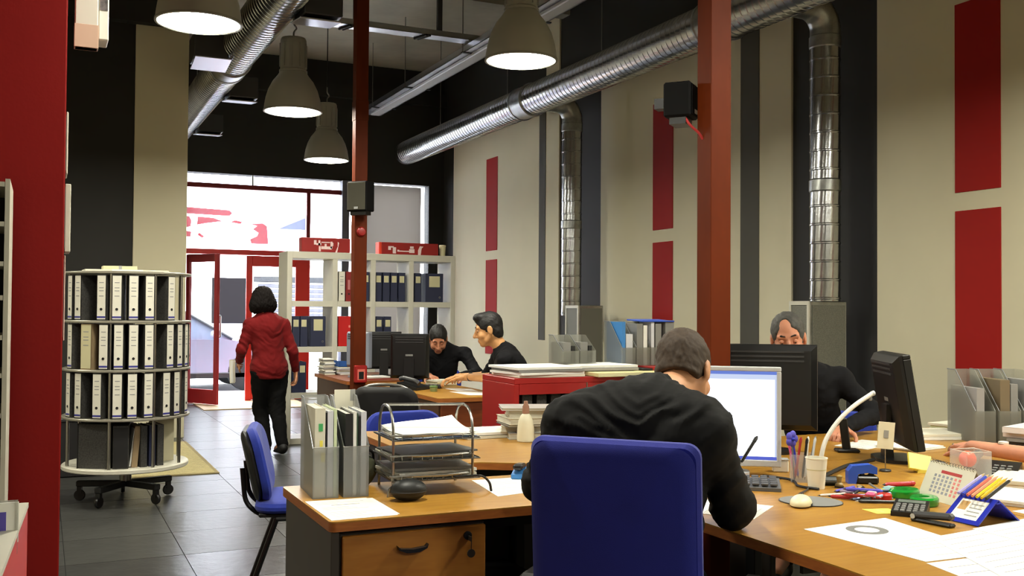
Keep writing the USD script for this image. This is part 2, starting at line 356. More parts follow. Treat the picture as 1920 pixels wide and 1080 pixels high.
for z, c in ((4.15, (150, 156, 170)), (4.5, (196, 180, 186)), (4.85, (150, 160, 172)), (5.2, (130, 134, 146))): bl.part('cornice', bx(-12, 20, -.15, .0, z, z + .14, .01), mat(f'cornice_{int(z*100)}', c, 0.7))
for k in range(16): bl.part('bracket', bx(-2 + .62 * k, -1.75 + .62 * k, -.2, .0, 5.36, 5.55, .01), mat('bracket_grey', (110, 118, 128), 0.7))
car = Thing('car', 'silver car parked outside the open shop door', 'car', (1.85, 18.2, -0.04))
def prof(P, y0, y1): return tr(prism(P, 0, y1 - y0), (0, y1, 0), XZ)
silver = mat('silver_car_paint', (138, 140, 158), 0.25, 0.3)
body = [(-2.1, .3), (-2.15, .62), (-1.9, .82), (-1.1, .88), (1.0, .86), (1.75, .74), (2.05, .6), (2.08, .3), (1.75, .24), (1.4, .3), (-1.3, .3), (-1.7, .24)]
car.part('body', prof(body, -.82, .82), silver)
car.part('cabin', hull([(x, y, z) for x, z, w in ((-1.5, .86, .76), (-.95, 1.38, .6), (.15, 1.4, .6), (1.1, .84, .74)) for y in (-w, w)]), mat('car_glass', (110, 118, 134), 0.08))
for s in (-1, 1):
    car.part('window_frame', tube([(-1.45, s * .765, .88), (-.93, s * .62, 1.4), (.15, s * .62, 1.42), (1.08, s * .75, .87)], .022, 6), dark_pl)
    car.part('sill_trim', bx(-1.9, 1.9, s * .82 - .02, s * .82 + .02, .22, .31, .01), black_pl)
    car.part('door_mirror', ball((.06, .1, .07), (.75, s * .9, .95)), silver)
    for x in (-1.3, 1.3): car.part('wheel', tr(lathe([(0, -.09), (.2, -.09), (.3, -.07), (.31, 0), (.3, .07), (.2, .09), (0, .09)], 24), (x, s * .75, .31), rotx(math.pi / 2)), black_mt)

# ------------------------------------------------------------------ ducts
ZD = 3.70
def spiral(r, L, pitch=.075, n=36):
    """A ribbed duct length along +y: lock seams stand proud at every pitch."""
    pr = [(0, 0), (r, 0)]
    for k in range(int(L / pitch)):
        y = k * pitch; pr += [(r, y + .012), (r + .0045, y + .018), (r + .0045, y + .026), (r, y + .032)]
    pr += [(r, L), (r - .012, L), (r - .012, L - .25), (0, L - .25)]
    return tr(lathe(pr, n), (0, 0, 0), rotx(-math.pi / 2))
def duct_run(x, y0, y1, collars, label, elbows=()):
    t = Thing('spiral_duct', label, 'ventilation duct', (x, y0, ZD))
    cuts = [y0] + collars + [y1]
    for a, b in zip(cuts, cuts[1:]): t.part('duct_length', tr(spiral(.172, b - a), (0, a - y0, 0)), galv)
    for c in collars: t.part('collar', tr(lathe([(.168, -.16), (.19, -.15), (.19, -.13), (.182, -.12), (.182, .12), (.19, .13), (.19, .15), (.168, .16)], 36), (0, c - y0, 0), rotx(-math.pi / 2)), galv2)
    for y in np.arange(y0 + .9, y1, 2.2): t.part('hanger_rod', tube([(0, y - y0, .17), (0, y - y0, 5.1 - ZD)], .006, 6), steel)
    return t
dr = duct_run(4.92, 3.2, 14.35, [6.6, 10.15], 'long spiral duct running high along the cream panelled wall on the right')
dleft = duct_run(1.58, 4.5, 14.3, [9.75], 'long spiral duct high on the left with flap registers')
def drop(x, y, ztop, zb, label):
    t = Thing('drop_duct', label, 'ventilation duct', (x, y, zb))
    h = ztop - zb; r = .112
    t.part('duct_length', tr(spiral(r, h, .14, 28), (0, 0, 0), rotx(math.pi / 2)), galv)
    bend = [(0, 0, h - .02), (0, 0, h + .08), (-.05, 0, h + .17), (-.14, 0, h + .22), (-.36, 0, h + .23)]
    t.part('elbow', tube(arc(bend, 8), r + .002, 28), galv2)
    for z in (h - .05, h - 1.15): t.part('collar', lathe([(r, z - .05), (r + .007, z - .04), (r + .007, z + .04), (r, z + .05)], 28), galv2)
    return t
drop(5.4, 5.93, 3.47, 1.44, 'vertical spiral duct on the near dark bay, above the man with grey hair')
drop(5.4, 9.99, 3.47, 1.30, 'vertical spiral duct on the far dark bay, behind the red cabinet')
mesh_grey = mat('perforated_grey', (124, 124, 112), 0.6, scale=160, rgb2=(96, 96, 88))
def diffuser(x0, x1, y0, y1, z, label):
    t = Thing('floor_diffuser', label, 'air diffuser', ((x0 + x1) / 2, (y0 + y1) / 2, 0))
    w, d = (x1 - x0) / 2, (y1 - y0) / 2
    t.part('body', bx(-w, w, -d, d, 0, z, .006), galv2)
    for a, b in ((-d, -d + .022), (d - .022, d)): t.part('frame_upright', bx(-w - .012, -w, a, b, 0, z), white_lam)
    for a in (0.0, z - .03): t.part('frame_rail', bx(-w - .012, -w, -d + .022, d - .022, a, a + .03), white_lam)
    t.part('grille', bx(-w - .006, -w - .0005, -d + .022, d - .022, .03, z - .03), mesh_grey)
    t.part('front_grille', bx(-w + .02, w - .02, -d - .006, -d - .0005, .03, z - .03), mesh_grey)
diffuser(5.2, 5.56, 5.87, 6.09, 1.44, 'grey floor-standing air diffuser behind the man with grey hair')
diffuser(5.2, 5.50, 9.44, 9.73, 1.41, 'grey floor-standing air diffuser at the far duct, behind the red cabinet')
# flap registers on the left duct
reg_f = mat('register_flap', (205, 206, 222), 0.25, 0.6)
rg = Thing('duct_register', 'square duct register with pale flap, nearest on the right of the left duct', 'air register', (1.84, 7.5, 3.56), 0, 'flap registers on the left duct')
rg.part('body', bx(-.12, .17, -.17, .17, -.02, .2, .008), dark_pl)
rg.part('flap', tr(bx(-.15, .16, -.17, .17, -.012, 0, .003), (0, 0, -.03), rotx(math.radians(7))), reg_f)
rg.copy((1.33, 9.2, 3.56), math.pi, 'square duct register with pale flap on the left side of the left duct')
rg.copy((1.84, 10.75, 3.56), 0, 'square duct register with pale flap, middle one on the right of the left duct')
rg.copy((1.84, 13.0, 3.56), 0, 'small far duct register with pale flap, farthest on the left duct')

# cable trays
ct = Thing('cable_tray', 'long suspended metal cable tray running towards the street front', 'cable tray', (4.33, 5.9, 4.2))
def channel(L, w=.15, h=.07): return M(bx(-w, w, 0, L, 0, .006), bx(-w, -w + .006, 0, L, 0, h), bx(w - .006, w, 0, L, 0, h))
ct.part('tray_channel', channel(8.3), alu)
ct.part('light_strip', bx(-.07, .07, .2, 8.1, -.045, 0, .01), silver_pl)
for y in (.8, 2.9, 4.35, 6.3, 7.7): ct.part('bracket', bx(-.18, .18, y - .02, y + .02, -.012, .0), dark_pl); ct.part('hanger_rod', tube([(-.165, y, 0), (-.165, y, .9)], .006, 6), steel)
ct2 = Thing('cable_tray', 'short suspended cable tray crossing the ceiling at right angles', 'cable tray', (2.65, 10.15, 4.29), -math.pi / 2)
ct2.part('tray_channel', channel(1.72, .09, .06), alu)
for y in (.12, .95): ct2.part('strap', M(tube([(-.1, y, -.01), (.1, y + .07, -.01)], .012, 6), tube([(-.1, y + .04, -.01), (.1, y + .11, -.01)], .012, 6)), black_mt)
for y in (.27, 1.2): ct2.part('hanger_rod', bx(-.025, .025, y - .025, y + .025, .06, .88), dark_pl)
single('ceiling_cable', tube(arc([(2.95, 10.1, 5.09), (2.97, 10.1, 4.9), (2.9, 10.1, 4.7), (2.92, 10.12, 4.5), (2.9, 10.12, 4.29)], 6), .008, 6), black_mt, 'thin dark cable hanging from the ceiling to the short cable tray', 'cable')
single('ceiling_conduit', M(bx(3.6, 3.64, 9.3, 9.34, 4.55, 5.1), bx(3.52, 3.64, 9.3, 9.34, 4.53, 4.57)), dark_pl, 'dark bent conduit dropping from the ceiling beside the trays', 'conduit')

# ------------------------------------------------------------------ pendant lamps
def lamp(loc, label, src=None):
    if src: return src.copy(loc, 0, label)
    t = Thing('pendant_lamp', label, 'pendant lamp', loc, 0, 'industrial pendant lamps')
    out = [(.238, 0), (.240, .012), (.236, .05), (.226, .11), (.205, .18), (.17, .25), (.13, .30), (.112, .33)]
    inn = [(r - .006, z) for r, z in out]
    t.part('reflector', lathe(out + inn[::-1] + [out[0]], 48), lamp_grey)
    t.part('rim', lathe([(.232, -.006), (.245, -.004), (.245, .008), (.232, .01)], 48), lamp_dark)
    hs = t.part('housing', lathe([(0, .33), (.118, .33), (.118, .345), (.108, .355), (.108, .60), (.1, .62), (0, .62)], 40), lamp_dark)
    for a in range(10): t.part('cooling_fin', box((.112 * math.cos(a * .628), .112 * math.sin(a * .628), .47), (.012, .006, .2), 0, rotz(a * .628)), lamp_dark, None, hs)
    t.part('diffuser', lathe([(0, .004), (.231, .004), (.231, .012), (0, .012)], 28), lens, 'bright glowing diffuser')
    t.part('hook', tube(arc([(0, 0, .62), (0, 0, .68), (.03, 0, .71), (0, 0, .74), (0, 0, .8)], 5), .008, 6), steel)
    t.part('cord', tube([(0, 0, .8), (0, 0, 5.1 - 3.0)], .006, 6), black_mt)
    return t
L0 = lamp((.794, 5.993, 3.0), 'pendant lamp cut by the top of the picture, nearest the red partition')
lamp((1.894, 8.459, 3.02), 'pendant lamp hanging full in view beside the left duct', L0)
lamp((2.792, 10.80, 2.98), 'smallest and farthest pendant lamp, just left of the far steel column', L0)
lamp((2.887, 6.064, 3.03), 'large pendant lamp in front of the spiral duct on the right', L0)
for x, y, n in ((.95, 2.75, 'left lamp of the row just above the camera'), (3.25, 2.25, 'middle lamp of the row just above the camera'), (5.0, 2.6, 'right lamp of the row just above the camera'), (.9, -1.6, 'left lamp of the row behind the camera'), (3.1, -1.4, 'middle lamp of the row behind the camera'), (5.0, -1.2, 'right lamp of the row behind the camera'), (-1.3, 5.4, 'near lamp hidden behind the red partition'), (-1.2, 8.5, 'far lamp hidden behind the red partition')): lamp((x, y, 3.0), 'pendant lamp outside the picture, ' + n, L0)

# ------------------------------------------------------------------ steel columns and what hangs on them
def column(x, y, label):
    t = Thing('steel_column', label, 'steel column', (x, y, 0), kind=S)
    w, d = .052, .05
    t.part('shaft', bx(-w, w, -d, d, 0.012, 5.1, .003), col_paint)
    t.part('splice_plate', bx(-w - .003, w + .003, -d - .003, d + .003, 2.9, 3.06, .001), col_paint)
    t.part('base_plate', bx(-.1, .1, -.1, .1, 0, .012, .002), col_paint)
column(2.585, 3.51, 'near rust-brown painted steel column beside the front monitor')
column(2.345, 7.99, 'far rust-brown painted steel column in front of the white shelf')
def speaker(loc, rz, w, h, d, label, cloth=None):
    t = Thing('loudspeaker', label, 'loudspeaker', loc, rz)
    t.part('cabinet', bx(-w / 2, w / 2, -d / 2, d / 2, 0, h, .008), mat('speaker_black', (15, 15, 16), 0.8, spec=0.15))
    t.part('grille_cloth', bx(-w / 2 + .01, w / 2 - .01, -d / 2 - .006, -d / 2, .01, h - .01, .004), cloth or mat('speaker_cloth', (84, 82, 70), 0.8, bump=0.1, bscale=300))
    t.part('badge', bx(-.018, .018, -d / 2 - .009, -d / 2 - .005, .016, .034, .001), silver_pl)
    t.part('wall_bracket', M(bx(-.03, .03, d / 2, d / 2 + .05, h * .3, h * .6), bx(-w * .4, w * .4, -d * .3, d * .3, -.03, 0)), blk_metal)
speaker((2.31, 7.84, 2.14), math.radians(-50), .19, .24, .12, 'dark loudspeaker with grey front on the far steel column')
speaker((2.49, 3.62, 2.19), math.radians(40), .13, .15, .12, 'small black loudspeaker with red cable on the near steel column', mat('black_cloth', (15, 15, 16), 0.9, spec=0.1))
single('speaker_cable', tube(arc([(2.475, 3.57, 2.19), (2.49, 3.55, 2.15), (2.52, 3.53, 2.12), (2.535, 3.52, 2.09)], 5), .006, 6), ink_red, 'red cable under the small black loudspeaker', 'cable')
rb = Thing('alarm_switch', 'red switch box low on the far steel column', 'switch', (2.345, 7.92, .76))
rb.part('box', bx(-.05, .05, -.03, .02, 0, .14, .006), red_pl); rb.part('window', bx(-.02, .02, -.034, -.03, .03, .09, .002), black_pl); rb.part('surround', bx(-.032, .032, -.032, -.03, .022, .11, .001), mat('pale_red', (220, 110, 96), 0.5))
single('alarm_bell', tr(lathe([(0, 0), (.035, 0), (.04, .012), (.03, .03), (0, .036)], 24), (2.345, 7.94, 1.985), rotx(math.pi / 2)), red_pl, 'small round red alarm on the far steel column', 'alarm')

# ------------------------------------------------------------------ left edge: wall signs, pigeonhole cabinet, leaflet box
for k, (z0, z1, w, y) in enumerate(((1.75, 1.932, .006, 3.22), (1.52, 1.72, .016, 3.22), (1.26, 1.51, .004, 3.22))):
    fr = Thing('wall_frame', ['top', 'middle, thickest', 'lowest'][k] + ' of the white frames seen edge-on beside the red partition', 'picture frame', (.056, y, z0))
    fr.part('frame', bx(0, w, 0, .13, 0, z1 - z0, .002), white_lam if k < 2 else mat('pinkish_white', (206, 176, 164), 0.6)); fr.part('backing', bx(-.004, 0, 0, .13, .01, z1 - z0 - .01), grey_pl)
sg = Thing('hanging_sign', 'white box sign hanging at the top beside the red partition', 'sign', (.120, 3.26, 2.135))
sg.part('panel', bx(-.045, .02, -.01, .03, 0, .95, .003), mat('sign_panel_blush', (210, 202, 190), 0.5)); sg.part('red_foot', bx(-.046, .021, -.011, .031, 0, .07, .001), mat('sign_foot', (200, 166, 146), 0.5))
sg.part('side_case', bx(.021, .05, 0, .10, .03, .95, .003), white_pl); sg.part('picture_strip', bx(.024, .046, -.002, 0, .12, .5), mat('sign_pictures', (64, 60, 62), 0.5, scale=60, rgb2=(120, 110, 112)))
sg.part('mount_arm', bx(-.075, -.044, .0, .03, .5, .53), dark_pl)

pg = Thing('pigeonhole_cabinet', 'white pigeonhole cabinet at the left picture edge', 'cabinet', (-.0775, 2.82, 0))
for x in (-.65, -.34, -.011): pg.part('side_panel', bx(x, x + .011, 0, .3, .0, 1.68), white_lam)
pg.part('back_panel', bx(-.65, 0, .3, .31, 0, 1.68), black_mt)
for z in (.0, .62, .79, .88, .98, 1.08, 1.18, 1.275, 1.375, 1.46, 1.56, 1.66): pg.part('shelf', bx(-.63, -.012, .0, .3, z, z + .012), white_lam)
pg.part('door', bx(-.63, -.02, -.015, 0, .02, .62), white_lam)
lb = Thing('leaflet_box', 'open red-edged box with leaflets in the lower left corner', 'box', (-.015, 1.70, 0), math.radians(-3))
lb.part('side_wall', bx(-.012, 0, -.75, 0, .62, 1.055, .002), mat('bright_red_edge', (196, 44, 40), 0.4)); lb.part('side_rim', bx(-.02, .001, -.75, .001, 1.055, 1.062), white_lam)
lb.part('back_wall', bx(-.32, -.012, -.012, 0, .62, 1.055, .002), red_pl); lb.part('back_rim', bx(-.32, -.02, -.02, .001, 1.055, 1.062), white_lam)
lb.part('side_wall', bx(-.33, -.32, -.75, 0, .62, 1.055, .002), red_pl); lb.part('inner_tray', bx(-.32, -.012, -.75, -.012, .98, 1.0), white_lam); lb.part('pedestal', bx(-.32, -.004, -.72, -.01, 0, .62, .004), red_pl)
lf = Thing('leaflet', 'white leaflet with violet panel standing in the red box', 'leaflet', (-.028, 1.50, 1.0005), 0)
lf.part('card', bx(-.12, .004, 0, .004, .045, .098), paper); lf.part('violet_panel', bx(-.11, -.011, -.001, 0, .052, .086), mat('violet_print', (84, 74, 168), 0.6)); lf.part('clear_stand', M(bx(-.12, .003, .004, .008, .03, .10), bx(.0, .003, -.004, .008, .03, .10)), smoke); lf.part('black_foot', bx(-.10, .002, -.01, .012, .0, .043, .003), black_pl)

# ------------------------------------------------------------------ binder carousel
CX, CY = .552, 7.6
TZ = [1.60, 1.268, .938, .61]
cr = Thing('binder_carousel', 'round revolving binder stand with four tiers on castors', 'carousel', (CX, CY, 0))
disc = mat('carousel_disc_grey', (150, 146, 132), 0.4, 0.3)
for z in TZ: cr.part('shelf_disc', cyl(.425, z - .018, z, 48, b=.004), disc)
cr.part('base_disc', cyl(.42, .24, .272, 48, b=.006), white_lam, 'pale base disc')
cr.part('centre_post', cyl(.04, .12, 1.6, 20), steel)
for a in (-78, -20, 22, 58.5, 110, 170, 230): cr.part('upright_rod', cyl(.011, .27, 1.6, 10, (.39 * math.sin(math.radians(a)), -.39 * math.cos(math.radians(a)), 0)), chrome)
for k in range(5):
    a = k * 2 * math.pi / 5 + .3
    cr.part('foot_arm', tr(bx(0, .33, -.025, .025, .1, .14, .006), (0, 0, 0), rotz(a)), black_mt)
    cr.part('castor', tr(M(lathe([(0, -.012), (.036, -.012), (.04, 0), (.036, .012), (0, .012)], 16, (.31, 0, .04), rotx(math.pi / 2)), bx(.295, .325, -.016, .016, .05, .105)), (0, 0, 0), rotz(a)), black_pl)
bind = {}
def binder(loc, rz, label, kind='w', group='lever arch binders on the carousel'):
    """A lever arch binder standing upright, spine towards local -y."""
    if kind in bind: return bind[kind].copy(loc, rz, label, group)
    w = {'w': .062, 'wide': .085, 'n': .074, 'c': .07, 'r': .07, 'p': .06}[kind]
    cov = {'w': binder_blk, 'wide': tan_card, 'n': navy, 'c': mat('cream_binder', (200, 196, 178), 0.5), 'r': mat('dark_red_binder', (130, 22, 26), 0.5), 'p': binder_blk}[kind]
    t = Thing('ring_binder', label, 'binder', loc, rz, group)
    H, D = .305, (.15 if kind in ('w', 'wide') else .27)
    t.part('cover', M(bx(-w / 2, -w / 2 + .003, 0, D, 0, H), bx(w / 2 - .003, w / 2, 0, D, 0, H), bx(-w / 2, w / 2, 0, .004, 0, H)), cov)
    t.part('page_block', bx(-w / 2 + .005, w / 2 - .005, .012, D - .015, .006, H - .012), paper_edge)
    lb_ = None
    if kind in ('w', 'wide', 'c'):
        lb_ = t.part('spine_label', bx(-w / 2 + .003, w / 2 - .003, -.0012, 0, .008, H - .006), label_w if kind != 'wide' else label_c)
        t.part('title_lines', M(*[bx(-w * .25, w * .25, -.0018, -.0012, z, z + .006) for z in (.25, .215, .195, .16)]), ink_grey, None, lb_, kind='stuff')
    if kind == 'n': lb_ = t.part('spine_label', bx(-.026, .026, -.0012, 0, .2, .27), label_c, 'cream label')
    if kind == 'r': lb_ = t.part('spine_label', bx(-.012, .012, -.0012, 0, .12, .22), mat('pinkish_label', (190, 120, 120), 0.6))
    if kind in ('w', 'c', 'r'):
        t.part('finger_hole', tr(lathe([(0, 0), (.009, 0), (.009, .0016), (0, .0016)], 16), (0, -.0022, .075), rotx(math.pi / 2)), black_mt, None, lb_)
    if kind == 'w': t.part('blue_band', bx(-w / 2 + .003, w / 2 - .003, -.0018, -.001, .016, .028), ink_blue, 'blue band', lb_)
    bind[kind] = t; return t
ordn = ['first', 'second', 'third', 'fourth', 'fifth', 'sixth', 'seventh', 'eighth', 'ninth', 'tenth']
tiers = [('top tier', TZ[1], [-67, -54, -28, -14, 0.5, 15, 38], ()), ('middle tier', TZ[2], [-66, -43, -25.5, -12, 1, 15, 37, 51, 65, 80], (1,)), ('bottom tier', TZ[3], [-68, -52, -31, -12.5, .5, 15, 33.5, 47, 66], ())]
for nm, z, angs, wide in tiers:
    for i, a in enumerate(angs):
        r = math.radians(a)
        if i in wide: binder((CX + .415 * math.sin(r), CY - .415 * math.cos(r), z + .001), r, f'wide beige-spined binder on the {nm} of the carousel', 'wide')
        else: binder((CX + .415 * math.sin(r), CY - .415 * math.cos(r), z + .001), r, f'white-spined binder on the carousel {nm}, {ordn[i]} from the left', 'w')
sl = Thing('black_file_box', 'black mottled file box under the bottom tier of the carousel, on the left', 'box', (CX - .225, CY - .275, .272), math.radians(-30))
sl.part('case', M(bx(-.11, .11, 0, .22, 0, .30, .003)), binder_blk); sl.part('spine_edge', bx(-.115, -.108, -.004, .224, 0, .302), black_mt)
sl = Thing('black_file_box', 'black mottled slip case next to the tan folder in the carousel base', 'box', (CX - .06, CY - .36, .272), math.radians(-8))
sl.part('case', bx(-.05, .05, 0, .24, 0, .29, .003), binder_blk); sl.part('open_edge', bx(-.045, .045, -.003, 0, .01, .28), black_mt)
tf = Thing('tan_folder', 'tan card folder leaning in the carousel base', 'folder', (CX + .03, CY - .32, .272), math.radians(4))
tf.part('cover', tr(bx(-.02, .02, 0, .23, 0, .28, .002), (0, 0, 0), roty(.08)), tan_card); tf.part('sheets', tr(bx(-.032, -.022, .01, .22, .004, .26), (0, 0, 0), roty(.12)), paper)
for k, x in enumerate((.10, .155, .21)):
    b = Thing('dark_book', f'dark upright book in the carousel base, {ordn[k]} right of the tan folder', 'book', (CX + x - .01, CY - .33 + .02 * k, .272), math.radians(12))
    b.part('cover', M(bx(-.022, -.019, 0, .2, 0, .28), bx(.019, .022, 0, .2, 0, .28), bx(-.022, .022, 0, .003, 0, .28)), navy if k == 1 else binder_blk); b.part('pages', bx(-.018, .018, .004, .195, .004, .275), paper_edge)
cd = Thing('cream_panel_folder', 'cream folder standing at the right of the carousel base', 'folder', (CX + .23, CY - .1, .272), math.radians(30))
cd.part('cover', bx(-.1, .1, 0, .012, 0, .3, .002), mat('cream_card', (196, 190, 160), 0.6)); cd.part('inner_sheet', bx(-.095, .095, .012, .02, .004, .29), paper2)
t = Thing('white_board_pack', 'white flat board lying on top of the carousel', 'board', (CX - .03, CY - .16, 1.60), .05); t.part('board', bx(-.27, .27, -.1, .16, 0, .014, .002), paper2); t.part('wrapper', bx(-.1, .1, -.101, .161, 0.0, .0155), paper)
t = Thing('card_pack', 'small pack of cards on the white board on the carousel', 'cards', (CX - .06, CY - .14, 1.6155), .02); t.part('card_stack', bx(-.12, .1, -.06, .1, 0, .026, .002), label_c); t.part('band', bx(-.02, .0, -.0615, .1015, .0, .0275), ink_grey)
t = Thing('waste_bin', 'grey box standing on the floor behind the carousel, left', 'bin', (.30, 8.9, 0)); t.part('body', bx(-.16, .16, -.14, .14, 0, .44, .01), dark_pl); t.part('lid', bx(-.165, .165, -.145, .145, .44, .47, .008), mat('bin_lid', (70, 70, 72), 0.5))
dm = Thing('door_mat', 'yellowish coir mat on the floor behind the carousel', 'mat', (.98, 9.55, 0)); dm.part('pile', bx(-.33, .33, -1.0, 1.05, .0, .012, .003), mat_floor); dm.part('border', M(bx(-.36, -.33, -1.03, 1.08, 0, .008), bx(.33, .36, -1.03, 1.08, 0, .008), bx(-.33, .33, -1.03, -1.0, 0, .008), bx(-.33, .33, 1.05, 1.08, 0, .008)), mat('mat_border', (150, 136, 96), 0.9))

# ------------------------------------------------------------------ white shelf unit with navy binders and red signs
SX = [2.235, 2.70, 3.10, 3.515, 3.985]; SY = 10.03; SZ = [.03, .485, .945, 1.405, 1.885]
sh = Thing('shelf_unit', 'white open cube shelf standing across the room', 'shelf unit', (0, SY, 0))
for k, x in enumerate(SX): sh.part('upright', bx(x - .026, x + .026, 0, .40, 0, 1.93 if k in (0, 4) else 1.86, .003), white_lam)
for z in SZ:
    if z > 1.8: sh.part('top_panel', bx(SX[0] + .026, SX[4] - .026, 0, .40, 1.86, 1.93, .003), white_lam); continue
    for a, b in zip(SX, SX[1:]): sh.part('shelf_board', bx(a + .026, b - .026, .004, .396, z - .028, z + .028), white_lam)
navg = 'navy binders in the white shelf'
def zrow(k): return SZ[k] + .029
binder((3.165, SY + .03, zrow(3)), 0, 'navy binder, first of four in the top row, third column of the white shelf', 'n', navg)
for i, x in enumerate((3.25, 3.335, 3.42)): binder((x, SY + .03, zrow(3)), 0, f'navy binder, {ordn[i + 1]} of four in the top row, third column of the white shelf', 'n', navg)
binder((3.6, SY + .03, zrow(3)), 0, 'navy binder beside the wide navy file box in the top right cell of the shelf', 'n', navg)
binder((3.03, SY + .03, zrow(3)), 0, 'navy binder just right of the far column in the shelf top row', 'n', navg)
for i, x in enumerate((2.31, 2.39)): binder((x, SY + .03, zrow(2)), 0, f'navy binder in the second row, left column of the shelf, {ordn[i]} from left', 'n', navg)
for i, x in enumerate((3.175, 3.27)): binder((x, SY + .03, zrow(2)), 0, f'navy binder in the second row, third column of the shelf, {ordn[i]} from left', 'n', navg)
binder((2.38, SY + .03, zrow(1)), 0, 'navy binder low in the left column of the shelf, beside the woman', 'n', navg)
binder((2.31, SY + .03, zrow(1)), 0, 'navy binder at the far left of the third shelf row', 'n', navg)
binder((2.775, SY + .03, zrow(3)), 0, 'cream-spined binder in the top row beside the dark red one', 'c', 'pale binders in the shelf')
binder((2.85, SY + .03, zrow(3)), 0, 'dark red binder in the top row beside the far column', 'r', 'red binders in the shelf')
binder((2.92, SY + .03, zrow(3)), 0, 'black binder in the top row right beside the dark red one', 'p', 'red binders in the shelf')
def filebox(x, z, w, m, lab, label):
    t = Thing('file_box', label, 'file box', (x, SY + .03, z))
    t.part('case', bx(-w / 2, w / 2, 0, .25, 0, .305, .004), m)
    if lab: t.part('front_label', bx(-w * .3, w * .3, -.0015, 0, .16, .275), label_c)
    else: t.part('front_marks', M(*[bx(w * .12, w * .24, -.0015, 0, z0, z0 + .025) for z0 in (.07, .12, .19)]), mat('pale_pink_print', (236, 150, 140), 0.6))
    t.part('finger_ring', tr(lathe([(.006, 0), (.011, 0), (.011, .002), (.006, .002)], 14), (w * .3, -.0015, .05), rotx(math.pi / 2)), chrome)
filebox(3.785, zrow(3), .2, navy, 1, 'wide navy file box with large cream label in the top right cell')
filebox(2.535, zrow(2), .155, navy, 1, 'wide navy file box in the second row, left column')
filebox(2.83, zrow(2), .17, mat('signal_red_card', (198, 14, 16), 0.45), 0, 'bright red file box in the second row beside the far column')
ws = Thing('wire_rack', 'small wire rack in the right cell of the second shelf row', 'rack', (3.72, SY + .12, zrow(2)))
for z in (.02, .1): ws.part('wire_hoop', tube([(-.14, -.05, z), (.12, -.05, z), (.12, .1, z), (-.14, .1, z)], .004, 6, True), chrome)
ws.part('upright_wire', M(*[tube([(x, y, 0), (x, y, .11)], .004, 6) for x in (-.14, .12) for y in (-.05, .1)]), chrome)
# red sign boxes on top of the shelf: mirrored-looking white lettering, broken and not readable
sgn = mat('sign_red', (150, 18, 15), 0.5); sgw = mat('sign_white', (240, 214, 214), 0.5)
def signbox(x0, x1, h, marks, label, end=None):
    t = Thing('sign_box', label, 'sign', (x0, SY + .04, 1.931))
    t.part('case', bx(0, x1 - x0, 0, .12, 0, h, .004), sgn)
    t.part('lettering', M(*[tr(prism(P, 0, .002), (0, 0, 0), XZ) for P in marks]), sgw)
    if end: t.part('lit_end', bx(-.03, 0, 0, .12, 0, h, .003), end)
R = lambda a, b, c, d: [(a, c), (b, c), (b, d), (a, d)]
signbox(2.36, 2.86, .145, [R(.125, .15, .075, .12), R(.15, .2, .07, .09), R(.17, .19, .07, .12), R(.2, .29, .095, .105), R(.2, .31, .03, .06), R(.175, .195, .008, .06), R(.235, .255, .06, .085), R(.295, .315, .04, .11), R(.315, .325, .065, .1), [(.345, .0), (.365, .0), (.385, .1), (.37, .11), (.37, .06)]],
        'red box sign with white lettering on the left of the shelf top', None)
signbox(3.2, 3.83, .125, [R(.07, .1, .045, .085), R(.1, .13, .07, .085), R(.12, .155, .01, .075), R(.17, .19, .03, .05), R(.19, .3, .03, .042), R(.3, .36, .02, .06), R(.31, .35, .065, .09), [(.40, .0), (.43, .0), (.44, .07), (.46, .09), (.42, .095), (.4, .05)]],
        'red box sign with orange end on the right of the shelf top', orange_red)
t = Thing('cream_jar', 'small cream pot at the right end of the shelf top', 'pot', (3.90, SY + .1, 1.931)); t.part('pot', lathe([(0, 0), (.03, 0), (.036, .1), (.033, .1), (.03, .01), (0, .01)], 20), label_c); t.part('lid', cyl(.037, .1, .118, 20, b=.003), mat('pale_lid', (214, 204, 170), 0.5))

# ------------------------------------------------------------------ desks
def top(t, P, z=.74, th=.03, m=None):
    """A desk top with a bevelled edge: the board and its edge band as one outline, two parts."""
    g = Polygon(P).buffer(-.02, join_style=2).buffer(.02, join_style=1)
    t.part('tabletop', prism(g, z - .004, z), m or wood)
    t.part('edge_band', prism(g, z - th, z - .0042), wood_e)
def curve(c, r, a0, a1, k=10): return [(c[0] + r * math.cos(math.radians(a)), c[1] + r * math.sin(math.radians(a))) for a in np.linspace(a0, a1, k)]
da = Thing('office_desk', 'front L-shaped beech desk with dark end panel and drawer unit', 'desk', (0, 0, 0))
top(da, [(.765, 2.872), (1.46, 2.872)] + curve((1.43, 2.53), .34, 90, 0, 10)[1:] + [(1.768, 1.9), (1.745, 1.35), (2.72, 1.35), (2.72, 3.40), (1.3, 3.44), (.765, 3.52)])
da.part('end_panel', bx(.772, .797, 2.885, 3.48, 0, .709, .002), panel_dk); da.part('end_panel', bx(1.80, 2.66, 1.40, 1.425, 0, .709, .002), panel_dk)
da.part('modesty_panel', bx(1.35, 1.75, 3.38, 3.40, .30, .709), panel_dk); da.part('leg', bx(1.56, 1.60, 3.30, 3.36, 0, .709, .004), blk_metal); da.part('leg', bx(2.62, 2.66, 3.28, 3.34, 0, .709, .004), blk_metal); da.part('leg', bx(1.86, 1.9, 1.6, 1.64, 0, .709, .004), blk_metal)
da.part('cable_rail', bx(1.3, 1.6, 3.05, 3.1, .64, .70), blk_metal)
pd = Thing('drawer_unit', 'beech fronted drawer pedestal under the left end of the front desk', 'drawer unit', (.80, 2.885, 0))
W = .465
pd.part('carcass', bx(.002, W, .02, .46, .03, .70, .003), panel_dk)
